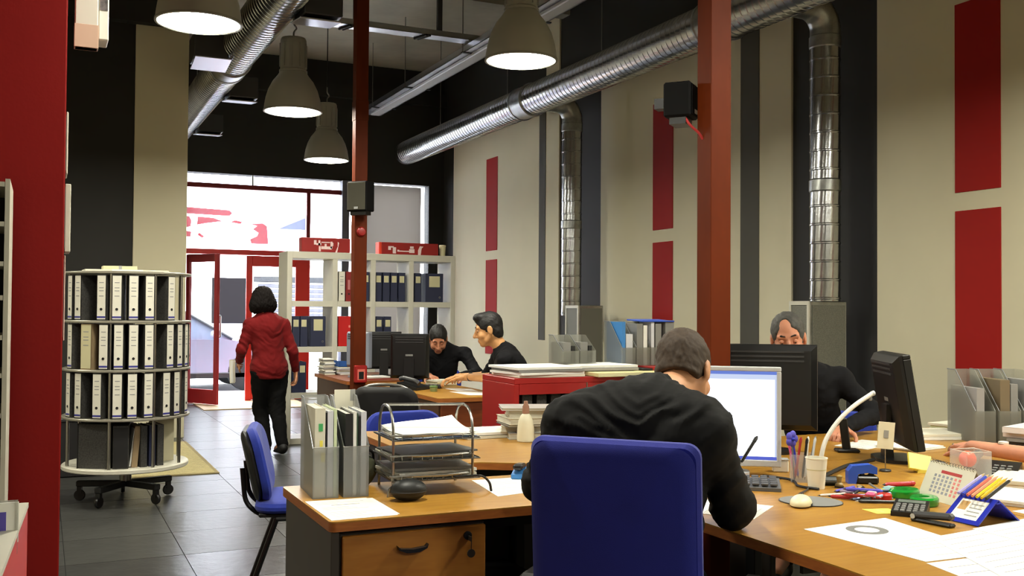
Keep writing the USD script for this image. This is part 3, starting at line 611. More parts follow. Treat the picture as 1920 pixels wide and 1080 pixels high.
pd.part('drawer', bx(.006, W - .003, -.002, .018, .375, .692, .003), wood_f); pd.part('drawer', bx(.006, W - .003, -.002, .018, .04, .37, .003), wood_f)
P0 = f'{pd.path}/drawer'
gr = [(-.048, .008), (-.044, -.004), (-.02, -.014), (.02, -.014), (.044, -.004), (.048, .008), (.04, .0), (0, -.004), (-.04, .0)]
pd.part('handle', tr(prism(gr, 0, .02), (.218, -.003, .645), XZ), black_pl, 'black bow handle', P0)
pd.part('lock', tr(lathe([(0, 0), (.013, 0), (.013, .006), (.009, .008), (0, .008)], 20), (.40, -.002, .663), rotx(math.pi / 2)), mat('black_lock', (30, 30, 30), 0.3, 0.5), 'round lock', P0)
pd.part('key', M(bx(.399, .402, -.034, -.008, .650, .664), tr(prism(curve((0, 0), .013, 0, 360, 14), 0, .004), (.404, -.022, .612), XZ), tube([(.402, -.03, .655), (.404, -.024, .625)], .0015, 5)), mat('key_dark', (60, 54, 48), 0.4, 0.4), 'key hanging in the lock', P0)
pd.part('handle', tr(prism(gr, 0, .02), (.218, -.003, .32), XZ), black_pl, None, P0)
for x in (.05, W - .05): pd.part('castor', cyl(.02, 0, .03, 12, (x, .1, 0)), black_pl)

d2 = Thing('office_desk', 'second beech desk behind the letter trays', 'desk', (0, 0, 0))
top(d2, [(1.44, 3.765), (1.62, 3.765), (1.8, 3.66), (2.42, 3.66), (2.42, 4.70), (1.44, 4.95)])
d2.part('end_panel', bx(1.46, 1.485, 3.8, 4.88, 0, .709, .002), panel_dk); d2.part('end_panel', bx(2.37, 2.395, 3.7, 4.6, 0, .709, .002), panel_dk); d2.part('modesty_panel', bx(1.49, 2.36, 4.25, 4.27, .3, .709), panel_dk)
d3 = Thing('office_desk', 'right-hand beech desk carrying the calendar and the hand', 'desk', (0, 0, 0))
top(d3, [(2.724, 1.35), (3.05, 1.35), (3.1, 2.2), (3.2, 2.35), (4.7, 2.35), (4.7, 3.25), (2.724, 3.25)], m=wood_y)
d3.part('end_panel', bx(4.6, 4.625, 2.4, 3.2, 0, .709, .002), panel_dk); d3.part('end_panel', bx(2.76, 3.0, 1.4, 1.425, 0, .709, .002), panel_dk); d3.part('modesty_panel', bx(2.8, 4.6, 3.2, 3.22, .3, .709), panel_dk)
d4 = Thing('office_desk', 'back desk of the right cluster in front of the man with grey hair', 'desk', (0, 0, 0))
top(d4, [(2.70, 3.254), (4.7, 3.254), (4.7, 3.98), (2.70, 3.98)])
d4.part('end_panel', bx(4.6, 4.625, 3.3, 3.95, 0, .709, .002), panel_dk); d4.part('end_panel', bx(2.72, 2.745, 3.3, 3.95, 0, .709, .002), panel_dk)
d5 = Thing('office_desk', 'far beech desk with cherry panels where two men lean over papers', 'desk', (0, 0, 0))
top(d5, [(2.5, 6.55), (3.08, 6.55), (3.08, 8.1), (2.5, 8.1)], m=wood_y)
d5.part('front_panel', bx(2.53, 3.05, 6.57, 6.592, 0, .709, .002), wood_d, 'cherry front panel'); d5.part('side_panel', bx(2.52, 2.542, 6.6, 8.05, 0, .709, .002), mat('dark_side_panel', (78, 50, 34), 0.45)); d5.part('leg', bx(3.0, 3.04, 8.0, 8.04, 0, .709), blk_metal)
d6 = Thing('office_desk', 'farthest desk with dark cherry edge left of the far column', 'desk', (0, 0, 0))
top(d6, [(2.36, 8.35), (3.0, 8.35), (3.0, 9.5), (2.36, 9.5)], m=wood_d)
d6.part('side_panel', bx(2.38, 2.402, 8.4, 9.46, 0, .709, .002), mat('dark_side_panel', (78, 50, 34), 0.45)); d6.part('front_panel', bx(2.41, 2.97, 8.4, 8.42, 0, .709), wood_d)

# ------------------------------------------------------------------ chairs
def pad(w, h, d, r=.09, crown=.02):
    """An upholstered pad: rounded outline in xz, crowned front towards -y; thickness d."""
    o = Polygon(rrect(w, h, r, 7)); parts = []
    for k, (ins, y) in enumerate(((.012, 0), (0, .012), (0, d * .5), (.012, d * .8), (.04, d))):
        parts.append((np.array(o.buffer(-ins).exterior.coords)[:-1] if ins else np.array(o.exterior.coords)[:-1], -y))
    rings = []
    base = np.array(rrect(w, h, r, 7))
    for ins, y in ((.03, .006), (.008, 0), (0, .012), (0, d * .55), (.012, d * .85), (.035, d)):
        s = np.array([(w / 2 - ins) / (w / 2), (h / 2 - ins) / (h / 2)]); p = base * s
        yy = np.full(len(p), -y) + crown * ((p[:, 0] / (w / 2)) ** 2)
        rings.append(np.column_stack([p[:, 0], yy, p[:, 1]]))
    n = len(base); v = np.vstack(rings + [[[0, 0, 0]], [[0, -d - .004, 0]]]); f = []
    for i in range(len(rings) - 1):
        for j in range(n):
            q = (j + 1) % n; f += [(i * n + j, i * n + q, (i + 1) * n + q), (i * n + j, (i + 1) * n + q, (i + 1) * n + j)]
    m = len(rings) * n
    for j in range(n):
        q = (j + 1) % n; f += [(m, q, j), (m + 1, m - n + j, m - n + q)]
    return v, np.array(f)
vc = Thing('visitor_chair', 'blue padded visitor chair with black tube legs left of the front desk', 'chair', (1.15, 4.80, 0), math.radians(-104), 'blue visitor chairs')
# local: the sitter looks along +y, backrest at -y
back = tr(pad(.45, .345, .05, .10, -.03), (0, 0, 0), np.diag([1, -1, 1])); back = (back[0], back[1][:, ::-1])
vc.part('backrest', tr(back, (0, -.235, .63), rotx(math.radians(13))), blue_fab)
shell = tr(pad(.44, .335, .03, .10, .03), (0, 0, 0)); vc.part('back_shell', tr(shell, (0, -.237, .63), rotx(math.radians(13))), black_pl)
seat = tr(pad(.46, .44, .05, .09, .0), (0, 0, 0), rotx(-math.pi / 2)); vc.part('seat', tr((seat[0], seat[1]), (0, .0, .425)), blue_fab); vc.part('seat_shell', bx(-.21, .21, -.2, .2, .405, .424, .006), black_pl)
for s in (-1, 1):
    vc.part('back_tube', tube(arc([(s * .12, -.28, .62), (s * .12, -.265, .46), (s * .12, -.2, .40), (s * .12, .15, .40)], 6), .011, 8), blk_metal)
    vc.part('leg', tube([(s * .215, .15, .40), (s * .245, .24, 0)], .0125, 8), blk_metal); vc.part('leg', tube([(s * .215, -.12, .40), (s * .245, -.26, 0)], .0125, 8), blk_metal)
    vc.part('side_rail', tube([(s * .215, .15, .40), (s * .215, -.12, .40)], .0125, 8), blk_metal)
vc.copy((1.80, 4.98, 0), math.radians(184), 'blue visitor chair whose top shows beyond the second desk')
vc.copy((3.86, 4.24, 0), math.radians(122), 'blue visitor chair under the man with grey hair')
vc.copy((3.32, 6.72, 0), math.radians(50), 'blue visitor chair under the man leaning on the far desk in profile')
oc = Thing('office_chair', 'tall-backed blue office chair in the foreground with its back to the camera', 'chair', (1.395, 2.225, 0), math.radians(-47))
bk = tr(pad(.42, .66, .05, .035, -.02), (0, 0, 0), np.diag([1, -1, 1])); bk = (bk[0], bk[1][:, ::-1])
oc.part('backrest', tr(bk, (0, -.215, .72), rotx(math.radians(5))), blue_fab2)
oc.part('back_cover', tr(pad(.405, .65, .022, .05, .02), (0, -.216, .72), rotx(math.radians(5))), blue_fab2)
st2 = tr(pad(.48, .47, .07, .1, 0), (0, .03, .43), rotx(-math.pi / 2)); oc.part('seat', st2, blue_fab2)
oc.part('back_bar', tube(arc([(0, -.225, .5), (0, -.26, .44), (0, -.15, .40), (0, .05, .40)], 6), .02, 8), black_pl)
oc.part('gas_lift', lathe([(0, .12), (.035, .12), (.035, .26), (.02, .27), (.02, .41), (0, .41)], 16, (0, .03, 0)), blk_metal)
for k in range(5):
    a = k * 2 * math.pi / 5 + .6
    oc.part('star_arm', tr(hull([(0, y, z) for y in (-.025, .025) for z in (.09, .14)] + [(.3, y, z) for y in (-.015, .015) for z in (.065, .09)]), (0, .03, 0), rotz(a)), black_pl)
    oc.part('castor', tr(lathe([(0, -.02), (.024, -.02), (.03, 0), (.024, .02), (0, .02)], 14, (.29, 0, .031), rotx(math.pi / 2)), (0, .03, 0), rotz(a)), black_pl)
for s in (-1, 1):
    oc.part('armrest', M(box((s * .275, .06, .655), (.05, .24, .025), .01), tube(arc([(s * .275, .06, .645), (s * .275, .05, .46), (s * .24, .05, .41), (s * .1, .05, .41)], 5), .014, 8)), black_pl)
bc = Thing('task_chair', 'black task chair with grey frame in front of the far desk', 'chair', (2.02, 6.05, 0), math.radians(-35))
bc.part('backrest', tr(pad(.42, .42, .05, .09, .02), (0, -.2, .68), rotx(math.radians(8))), black_mt); bc.part('back_frame', tube(arc([(-.215, -.2, .48), (-.22, -.22, .9), (.22, -.22, .9), (.215, -.2, .48)], 6), .009, 8), steel)
bc.part('seat', tr(pad(.44, .44, .06, .1, 0), (0, .03, .41), rotx(-math.pi / 2)), black_mt)
for sx in (-1, 1):
    for sy in (-1, 1): bc.part('leg', tube([(sx * .2, sy * .17, .41), (sx * .23, sy * .22, 0)], .011, 8), blk_metal)

# ------------------------------------------------------------------ things on the front desk, left wing
DZ = .7402
def sheet(P, label, z=DZ, th=.0008, m=None, prints=(), name='paper_sheet', cat='paper', extra=None):
    """A loose sheet with corner points P (world xy), its flat print as thin marks in the sheet's own u, v."""
    P = np.asarray(P, float); c = P.mean(0); Q = P - c
    t = Thing(name, label, cat, (c[0], c[1], z))
    t.part('sheet', prism(Q, 0, th), m or paper)
    if prints:
        def uv(u, v): return (1 - v) * ((1 - u) * Q[0] + u * Q[1]) + v * ((1 - u) * Q[3] + u * Q[2])
        t.part('print', M(*[prism([uv(a, c0), uv(b, c0), uv(b, d0), uv(a, d0)], th, th + .0002) for a, b, c0, d0 in prints]), sheet_ink, kind='stuff')
    return t
def lines(n, u0=.1, u1=.9, v0=.12, v1=.9, seed=0, w=.006):
    r = random.Random(seed); out = []
    for k in range(n):
        v = v0 + (v1 - v0) * k / max(1, n - 1)
        if r.random() < .8: out.append((u0, u0 + (u1 - u0) * r.uniform(.4, 1), v, v + w))
    return out
sheet([(.775, 2.893), (.98, 2.896), (.972, 3.20), (.772, 3.21)], 'white printed sheet at the front left corner of the front desk', prints=lines(14, seed=1) + [(.3, .75, .7, .72)])
sheet([(.79, 2.93), (.99, 2.91), (.99, 3.19), (.79, 3.2)], 'white sheet lying askew under the printed one at the desk corner', z=DZ - .0001, th=.0006)
def magfile(x, y, label, books):
    t = Thing('magazine_file', label, 'magazine file', (x, y, DZ), math.radians(-4))
    w, d = .042, .25
    side = [(0, 0), (d, 0), (d, .315), (d - .05, .315), (0, .16)]
    A = np.array([[0, 0, 1.0], [1.0, 0, 0], [0, 1.0, 0]])
    for s in (-w, w - .003): t.part('side_panel', tr(prism(side, 0, .003), (s, 0, 0), A), frost)
    t.part('front_panel', bx(-w, w, 0, .003, 0, .165), frost); t.part('back_panel', bx(-w, w, d - .003, d, 0, .315), frost); t.part('floor_panel', bx(-w, w, 0, d, 0, .003), frost)
    t.part('rim', tube([(-w, .0, .166), (w, 0, .166), (w, d - .05, .316), (w, d, .316), (-w, d, .316), (-w, d - .05, .316)], .0022, 5, True), alu)
    for k, (x0, x1, h, m, kind, lab) in enumerate(books):
        b = Thing(kind, lab, {'book': 'book', 'folder': 'folder', 'catalogue': 'catalogue'}[kind], (x, y, DZ + .0035), math.radians(-4))
        b.part('cover', M(bx(x0, x0 + .0015, .008, .215, 0, h), bx(x1 - .0015, x1, .008, .215, 0, h), bx(x0, x1, .006, .008, 0, h)), m); b.part('pages', bx(x0 + .0015, x1 - .0015, .009, .212, .002, h - .003), paper_edge)
        if k == 0 and x < .9:
            b.part('sticker', M(bx(x1 - .022, x1 - .008, .0052, .006, h - .075, h - .05)), green_p, 'green sticker'); b.part('sticker', bx(x1 - .018, x1 - .008, .0052, .006, h - .125, h - .105), yellow_p, 'yellow sticker'); b.part('sticker', bx(x1 - .014, x1 - .001, .0052, .006, h - .175, h - .145), yellow_p)
magfile(.846, 3.235, 'left frosted magazine file stuffed with catalogues on the front desk', [
    (-.036, -.002, .29, paper2, 'catalogue', 'thick cream catalogue with green and yellow stickers in the left magazine file'), (.000, .003, .275, black_mt, 'folder', 'thin black folder in the left magazine file'),
    (.005, .024, .28, mat('pale_lilac_card', (206, 208, 216), 0.6), 'catalogue', 'pale lilac catalogue in the left magazine file'), (.026, .036, .285, mat('pale_green_card', (206, 220, 180), 0.6), 'folder', 'pale green folder at the right of the left magazine file')])
magfile(.945, 3.225, 'right frosted magazine file stuffed with papers on the front desk', [
    (-.036, -.012, .27, black_mt, 'folder', 'thick black folder in the right magazine file'), (-.010, .001, .275, paper, 'catalogue', 'white catalogue in the middle of the right magazine file'),
    (.003, .006, .27, mat('dark_green_card', (60, 84, 66), 0.6), 'folder', 'thin dark green folder in the right magazine file'), (.008, .014, .26, black_mt, 'folder', 'thin black folder in the right magazine file'), (.016, .034, .275, mat('pale_lilac_card', (206, 208, 216), 0.6), 'catalogue', 'pale lilac catalogue at the right of the right magazine file')])
t = Thing('letter_sheet', 'white sheet standing at the back of the right magazine file', 'paper', (.955, 3.235, DZ + .004), math.radians(-4)); t.part('sheet', bx(-.036, .038, .235, .2375, 0, .33), paper2); t.part('dog_ear', bx(.02, .038, .2345, .235, .29, .33), ink_grey)

lt = Thing('letter_tray', 'three-tier wire letter tray holding papers on the front desk', 'letter tray', (1.21, 3.29, DZ), math.radians(-3))
TR = [.066, .132, .20]
for z in TR:
    t0 = .006
    lt.part('tray_rim', tube(arc([(-.16, -.12, z), (.15, -.15, z), (.17, .13, z), (-.14, .15, z), (-.16, -.12, z)], 3), .0042, 6), chrome)
    lt.part('tray_base', bx(-.15, .155, -.13, .135, z - .018, z - .015), mat('tray_mesh_grey', (112, 110, 104), 0.4, 0.6))
    lt.part('tray_wires', M(*[tube([(-.15 + .03 * k, -.13, z - .013), (-.15 + .03 * k, .14, z - .013)], .0017, 4) for k in range(11)], *[tube(arc([(-.155 + .035 * k, -.128 - .001 * k, z), (-.155 + .035 * k, -.13, z - .013)], 3), .0017, 4) for k in range(9)]), chrome)
lt.part('frame_loop', tube(arc([(-.145, -.11, 0), (-.145, -.11, .29), (-.13, .13, .29), (-.13, .13, 0)], 7), .0048, 8), chrome)
lt.part('frame_loop', tube(arc([(.13, -.12, .05), (.13, -.12, .285), (.15, .12, .285), (.15, .12, 0)], 7), .0048, 8), chrome)
lt.part('top_bar', M(tube([(-.14, .02, .292), (.14, .0, .287)], .0045, 8)), chrome)
lt.part('foot', tube(arc([(.06, -.14, .058), (.16, -.14, .058), (.19, -.13, .03), (.195, -.13, 0)], 5), .0042, 6), blk_metal); lt.part('foot', tube(arc([(-.1, -.13, .058), (-.16, -.12, .03), (-.165, -.12, 0)], 5), .0042, 6), chrome)
def layer(z, n, dz, label, m, seed, twist=.1, size=(.29, .21), base=(1.21, 3.29), kind='paper_stack', thick=None, bend=.0):
    """A pile of sheets: several skewed leaves."""
    r = random.Random(seed); t = Thing(kind, label, 'papers', (base[0], base[1], z))
    for k in range(n):
        a = r.uniform(-twist, twist); th = thick or dz * .82
        b = box((r.uniform(-.01, .01), r.uniform(-.01, .01), k * dz + th / 2 + .0002), (size[0], size[1], th), min(.001, th * .3), rotz(a))
        t.part('sheaf', b, m[k % len(m)])
    return t
lay = Thing('curled_papers', 'loose white sheets with raised corner in the top letter tray', 'papers', (1.215, 3.28, DZ + TR[2] - .012))
def curled(w, d, hgt, seed, n=12):
    u, v = np.meshgrid(np.linspace(-1, 1, n), np.linspace(-1, 1, n), indexing='ij'); z = hgt * np.clip((u * .25 + v * .9 + .2), 0, 2) ** 2 * .5 + .002 * np.sin(3 * u + seed)
    T = np.stack([u * w / 2, v * d / 2, z - z.min()], -1).reshape(-1, 3); f = []
    for i in range(n - 1):
        for j in range(n - 1): a = i * n + j; f += [(a, a + n, a + n + 1), (a, a + n + 1, a + 1)]
    B = T.copy(); B[:, 2] -= .0012; f = np.array(f)
    rim = [i for i in range(n)] + [i * n + n - 1 for i in range(1, n)] + [(n - 1) * n + j for j in range(n - 2, -1, -1)] + [i * n for i in range(n - 2, 0, -1)]
    k = len(T); side = []
    for a, b in zip(rim, rim[1:] + rim[:1]): side += [(a, b, b + k), (a, b + k, a + k)]
    return np.vstack([T, B]), np.vstack([f, f[:, ::-1] + k, side])
for k in range(4): lay.part('sheet', tr(curled(.28, .2, .022 + .006 * k, k), (.004 * k, .004 * k, .003 * k + .002), rotz(.06 * (k - 1))), [paper, paper2, paper, paper][k])
lay.part('folder_sheet', box((0, 0, .0), (.285, .215, .0015)), mat('blue_grey_card', (110, 122, 150), 0.5))
layer(DZ + TR[1] - .014, 3, .007, 'grey glossy brochures in the middle letter tray', [mat('grey_brochure', (132, 132, 130), 0.3), paper2, mat('grey_brochure2', (96, 96, 96), 0.3)], 4)
layer(DZ + TR[0] - .014, 3, .012, 'thick papers in the bottom letter tray', [paper2, paper, mat('grey_brochure', (132, 132, 130), 0.3)], 5)
t = Thing('dark_pouch', 'dark rumpled pouch stuffed behind the letter tray', 'pouch', (1.03, 3.435, DZ), .3); v, f = ball((.055, .035, .055), (0, 0, .055), 3); v = v + (meshkit.fbm(v * 40, 3)[:, None] - .5) * .02; t.part('bag', (v, f), mat('olive_cloth', (70, 72, 52), 0.9), smooth=True); t.part('strap', tube(arc([(-.04, -.02, .08), (-.02, -.03, .13), (.03, -.02, .12), (.045, 0, .07)], 6), .005, 6), black_mt)
t = Thing('paperweight', 'rounded black desk gadget in front of the letter tray', 'gadget', (1.085, 3.105, DZ), -.1)
v, f = ball((.06, .042, .036), (0, 0, .034), 3); v[:, 2] = np.maximum(v[:, 2], .0); t.part('body', (v, f), mat('soft_black', (22, 24, 24), 0.5), smooth=True); t.part('seam_ring', tube([(.0602 * math.cos(a), .0422 * math.sin(a), .03) for a in np.linspace(0, 2 * math.pi, 24)[:-1]], .0015, 5, True), black_mt)
sheet([(1.378, 3.05), (1.49, 3.075), (1.63, 3.37), (1.42, 3.375)], 'white handwritten sheet right of the letter tray', prints=lines(10, seed=3))
t = Thing('pencil_case', 'blue box with black lid lying between the desks', 'case', (1.63, 3.40, DZ), math.radians(60)); t.part('case', bx(-.09, .09, -.03, .03, 0, .022, .004), blue_fold); t.part('lid', tr(bx(-.1, .09, -.018, .018, .0, .022, .007), (0, .005, .024), roty(.12)), black_pl)
t = Thing('computer_tower', 'black computer tower standing under the front desk', 'computer', (1.44, 3.13, 0), 0)
t.part('case', bx(-.14, .10, -.2, .2, .01, .46, .006), black_pl); t.part('front_bezel', bx(-.135, .095, -.21, -.2, .015, .455, .004), dark_pl); t.part('drive_slot', bx(-.07, .03, -.213, -.21, .37, .39), black_mt); t.part('power_button', tr(cyl(.01, 0, .004, 14), (-.02, -.21, .33), rotx(math.pi / 2)), silver_pl)
for x in (-.1, .06): t.part('foot', bx(x - .015, x + .015, -.18, .18, 0, .01), black_mt)

# ------------------------------------------------------------------ second desk and the red cabinet
t = Thing('glue_bottle', 'white plastic bottle with brownish cap on the second desk', 'bottle', (2.07, 4.27, DZ))
t.part('body', lathe([(0, 0), (.038, 0), (.041, .004), (.04, .06), (.034, .10), (.022, .125), (.014, .132), (0, .132)], 28), mat('milky_plastic', (226, 222, 196), 0.4)); t.part('cap', lathe([(0, .132), (.017, .132), (.016, .165), (.011, .175), (.009, .19), (0, .19)], 20), mat('brownish_cap', (156, 116, 96), 0.5))
t = layer(DZ, 2, .016, 'thin pile of white papers on the second desk left of the bottle', [paper2, paper], 6, .05, (.32, .24), (1.99, 4.55))
stk = [('grey_folder', 'lowest grey folder of the tall paper pile behind the bottle', mat('grey_card', (150, 150, 146), 0.6), .03), ('paper_bundle', 'white paper bundle second from the bottom of the pile behind the bottle', paper2, .028), ('dark_folder', 'dark folder in the middle of the pile behind the bottle', mat('dark_card', (74, 70, 66), 0.6), .012),
       ('paper_bundle', 'ivory paper bundle above the dark folder behind the bottle', paper2, .03), ('cream_folder', 'cream folder with yellow note near the top of the pile behind the bottle', mat('cream_folder_card', (218, 208, 186), 0.6), .034), ('catalogue', 'grey and white catalogue topmost of the pile behind the bottle', mat('catalogue_cover', (190, 188, 184), 0.35), .012)]
z = DZ
for k, (nm, lab, m, h) in enumerate(stk):
    t = Thing(nm, lab, 'papers', (2.20 + rnd.uniform(-.02, .02), 4.44 + rnd.uniform(-.02, .02), z), -.25 + rnd.uniform(-.25, .25))
    t.part('cover', M(bx(-.155, .155, -.11, .11, 0, .002), bx(-.155, .155, -.11, .11, h - .002, h)), m); t.part('pages', bx(-.15, .15, -.107, .107, .002, h - .002), paper_edge)
    if k == 4: t.part('note', box((.155, -.06, h * .5), (.01, .06, .02), .001), yellow_p)
    z += h + .0003
rc = Thing('red_cabinet', 'low red open cabinet topped with papers behind the second desk', 'cabinet', (2.235, 4.75, 0))
Wc, Dc, Hc = 1.36, .42, 1.0
rc.part('side_panel', bx(0, .03, 0, Dc, 0, Hc - .03, .003), red_pl); rc.part('side_panel', bx(Wc - .03, Wc, 0, Dc, 0, Hc - .03, .003), red_pl); rc.part('divider', bx(.66, .685, .01, Dc, .06, Hc - .03), red_pl)
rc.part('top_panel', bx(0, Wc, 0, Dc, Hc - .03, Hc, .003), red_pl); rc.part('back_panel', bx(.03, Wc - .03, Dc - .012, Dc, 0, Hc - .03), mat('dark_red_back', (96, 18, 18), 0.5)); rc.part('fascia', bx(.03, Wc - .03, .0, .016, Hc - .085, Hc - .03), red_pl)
for z in (.06, .60): rc.part('shelf', bx(.03, Wc - .03, .01, Dc - .012, z, z + .02), red_pl)
for k in range(5): binder((2.33 + .085 * k, 4.79, .6205), 0, f'black unlabelled binder in the red cabinet, {ordn[k]} from the left', 'p', 'black binders in the red cabinet')
def flat(x, y, z, w, d, h, a, m, label, nm='magazine_stack'):
    t = Thing(nm, label, 'papers', (x, y, z), a); n = max(2, int(h / .012)); r = random.Random(int(x * 1000))
    for k in range(n): t.part('sheaf', box((r.uniform(-.012, .012), r.uniform(-.008, .008), (k + .5) * h / n), (w, d, h / n * .94), .001, rotz(r.uniform(-.05, .05))), m[k % len(m)])
    return t
flat(2.46, 4.95, Hc + .0003, .40, .34, .055, .06, [paper2, paper, mat('grey_brochure', (132, 132, 130), 0.3), paper], 'white magazine stack on the left end of the red cabinet')
flat(2.86, 4.98, Hc + .026, .36, .30, .03, -.08, [mat('grey_brochure3', (150, 148, 146), 0.3), paper], 'grey magazine stack on the cream board on the red cabinet')
t = Thing('cream_board', 'cream board under the grey magazines on the red cabinet', 'board', (2.98, 4.95, Hc + .0005)); t.part('board', bx(-.27, .4, -.25, .2, 0, .022, .002), mat('cream_board_card', (214, 206, 150), 0.6)); t.part('edge_strip', bx(-.27, .4, -.252, -.25, .002, .02), label_c)
t = Thing('red_folder', 'red folder with black spine at the right end of the cream board', 'folder', (3.22, 4.9, Hc + .0228)); t.part('cover', bx(-.1, .12, -.1, .1, 0, .02, .002), red_pl); t.part('spine', bx(-.16, -.1, -.1, .1, 0, .012, .002), black_mt)
t = Thing('wire_tray', 'small wire tray rack hanging in front of the red cabinet', 'rack', (2.62, 4.60, DZ))
for z in (.04, .1, .17): t.part('wire_shelf', tube([(.0, -.05, z), (.26, -.08, z), (.28, .1, z), (.02, .1, z)], .004, 6, True), chrome); t.part('papers', bx(.03, .25, -.04, .08, z + .004, z + .014), paper2)
for x, y in ((.0, -.05), (.26, -.08), (.02, .1), (.28, .1)): t.part('post', tube([(x, y, 0), (x, y, .235)], .004, 6), chrome)
def rack(x, y, z, w, d, h, a, m, fill, label):
    t = Thing('magazine_rack', label, 'magazine file', (x, y, z), a); A = np.array([[0, 0, 1.0], [1.0, 0, 0], [0, 1.0, 0]])
    side = [(0, 0), (d, 0), (d, h), (d * .7, h), (0, h * .45)]
    for s in (0, w - .003): t.part('side_panel', tr(prism(side, 0, .003), (s, 0, 0), A), m)
    t.part('front_panel', bx(.003, w - .003, 0, .003, 0, h * .45), m); t.part('back_panel', bx(.003, w - .003, d - .003, d, 0, h), m)
    t.part('rim', tube([(0, 0, h * .45), (0, d * .7, h), (0, d, h)], .003, 5), mat('rack_rim', (120, 122, 122), 0.4))
    for k, (x0, x1, hh, fm) in enumerate(fill): t.part('contents', bx(x0, x1, .012, d - .012, .003, hh), fm)
    return t
gb, lb2 = mat('grey_brochure', (132, 132, 130), 0.3), mat('pale_lilac_card', (206, 208, 216), 0.6)
for k, fl_ in enumerate([[(.008, .03, .27, blue_fold), (.035, .08, .2, lb2)], [(.01, .05, .26, gb), (.055, .08, .25, paper)], [(.01, .03, .27, lb2), (.04, .08, .26, gb)], [(.01, .07, .28, gb)]]):
    rack(3.02 + .098 * k, 4.97 - .0 * k, Hc + .0236, .094, .2, .272, .0, smoke, fl_, f'smoky magazine file {["with blue folder, leftmost", "second", "third", "rightmost"][k]} of the row behind the front man')
t = Thing('blue_folder', 'blue folder lying across the tops of the smoky magazine files', 'folder', (3.26, 5.06, Hc + .297)); t.part('cover', tr(bx(-.1, .12, -.09, .09, 0, .008, .002), (0, 0, 0), rotx(.04)), blue_tape); t.part('sheets', bx(-.095, .115, -.085, .085, -.0015, -.0005), paper)
for k in range(2): rack(2.66 + .12 * k, 5.01 + .02 * k, Hc + (.0565 if k == 1 else .0565), .11, .15, .16, .1, smoke, [(.01, .06, .12, gb), (.065, .09, .1, black_mt)], f'small smoky plastic rack by the far diffuser, {["left", "right"][k]} one')

# ------------------------------------------------------------------ screens
def monitor(loc, rz, W, H, label, tilt=0., bezel=None, lit=False, base_r=.11, dz=.1):
    """A flat screen facing local -y; loc is on the desk under its centre, dz the gap below the screen."""
    t = Thing('computer_monitor', label, 'monitor', loc, rz); bz = bezel or black_pl
    T = lambda m: tr(m, (0, 0, dz + H / 2), rotx(-tilt))
    b = .017
    t.part('bezel', T(M(bx(-W / 2, W / 2, -.02, .012, H / 2 - b, H / 2, .003), bx(-W / 2, W / 2, -.02, .012, -H / 2, -H / 2 + b * 1.5, .003), bx(-W / 2, -W / 2 + b, -.02, .012, -H / 2 + b, H / 2 - b, .003), bx(W / 2 - b, W / 2, -.02, .012, -H / 2 + b, H / 2 - b, .003))), bz)
    bk_ = t.part('back_cover', T(M(hull([(sx * W / 2 * k, y, sz * H / 2 * k) for k, y in ((1, .012), (.985, .024), (.86, .048), (.8, .05)) for sx in (-1, 1) for sz in (-1, 1)]))), bz if not lit else silver_pl)
    t.part('vent_ridge', T(M(*[bx(-W * .36, W * .36, .05, .053, H * .30 + .02 * k, H * .30 + .02 * k + .008) for k in range(3)])), dark_pl, None, bk_)
    t.part('back_emblem', T(bx(-.03, .03, .05, .0515, .0, .016, .0004)), grey_pl, None, bk_)
    sx0, sx1, sz0, sz1 = -W / 2 + b, W / 2 - b, -H / 2 + b * 1.5, H / 2 - b
    if lit:
        g = t.part('screen', T(bx(sx0, sx1, -.015, -.012, sz0, sz1)), emit('screen_white', (240, 244, 255), 1.35), 'lit screen showing a white document')
        for nm, a, c, col in (('title_bar', (sx0, sx1), (sz1 - .012, sz1), (108, 132, 214)), ('toolbar', (sx0, sx1), (sz1 - .03, sz1 - .012), (206, 218, 246)), ('side_pane', (sx0, sx0 + .055), (sz0 + .012, sz1 - .03), (176, 204, 246)), ('task_bar', (sx0, sx1), (sz0, sz0 + .012), (92, 104, 206)), ('pane_edge', (sx0 + .055, sx0 + .058), (sz0 + .012, sz1 - .03), (140, 150, 220)), ('window_edge', (sx1 - .006, sx1), (sz0 + .012, sz1 - .012), (196, 208, 240))):
            t.part(nm, T(bx(a[0], a[1], -.0156, -.015, c[0], c[1])), emit('screen_' + nm, col, 1.0), None, g)
    else: t.part('screen', T(bx(sx0, sx1, -.015, -.012, sz0, sz1)), mat('dark_glass', (14, 15, 18), 0.12))
    t.part('stand_neck', hull([(sx * .04, y, z) for sx in (-1, 1) for y, z in ((.03, 0.012), (.065, 0.012), (.045, dz + H * .45), (.06, dz + H * .45))]), bz if not lit else silver_pl)
    t.part('stand_base', prism(rrect(base_r * 2, base_r * 1.6, base_r * .7, 7), 0, .014), bz if not lit else silver_pl)
    return t
monitor((2.367, 3.137, DZ), math.radians(-37), .41, .375, 'lit silver-framed monitor with white document in front of the man in black', lit=True, bezel=silver_pl, dz=.035, base_r=.09)
monitor((2.905, 3.555, DZ), math.radians(143), .43, .375, 'black monitor seen from behind hiding the man with grey hair', dz=.10)
monitor((3.27, 3.15, DZ), math.radians(58.4), .42, .39, 'black monitor seen from its side at the right of the front cluster', tilt=math.radians(9), dz=.06, base_r=.13)
monitor((2.70, 7.72, DZ), math.radians(152), .31, .36, 'black monitor seen from behind on the far desk', dz=.06)
monitor((2.84, 8.85, DZ), math.radians(165), .32, .34, 'second black monitor half hidden beside the far column', dz=.07)
monitor((2.60, 8.80, DZ), math.radians(112), .30, .32, 'small grey-edged monitor farthest back beside the far column', dz=.09, bezel=mat('bluish_grey_plastic', (130, 136, 150), 0.4))
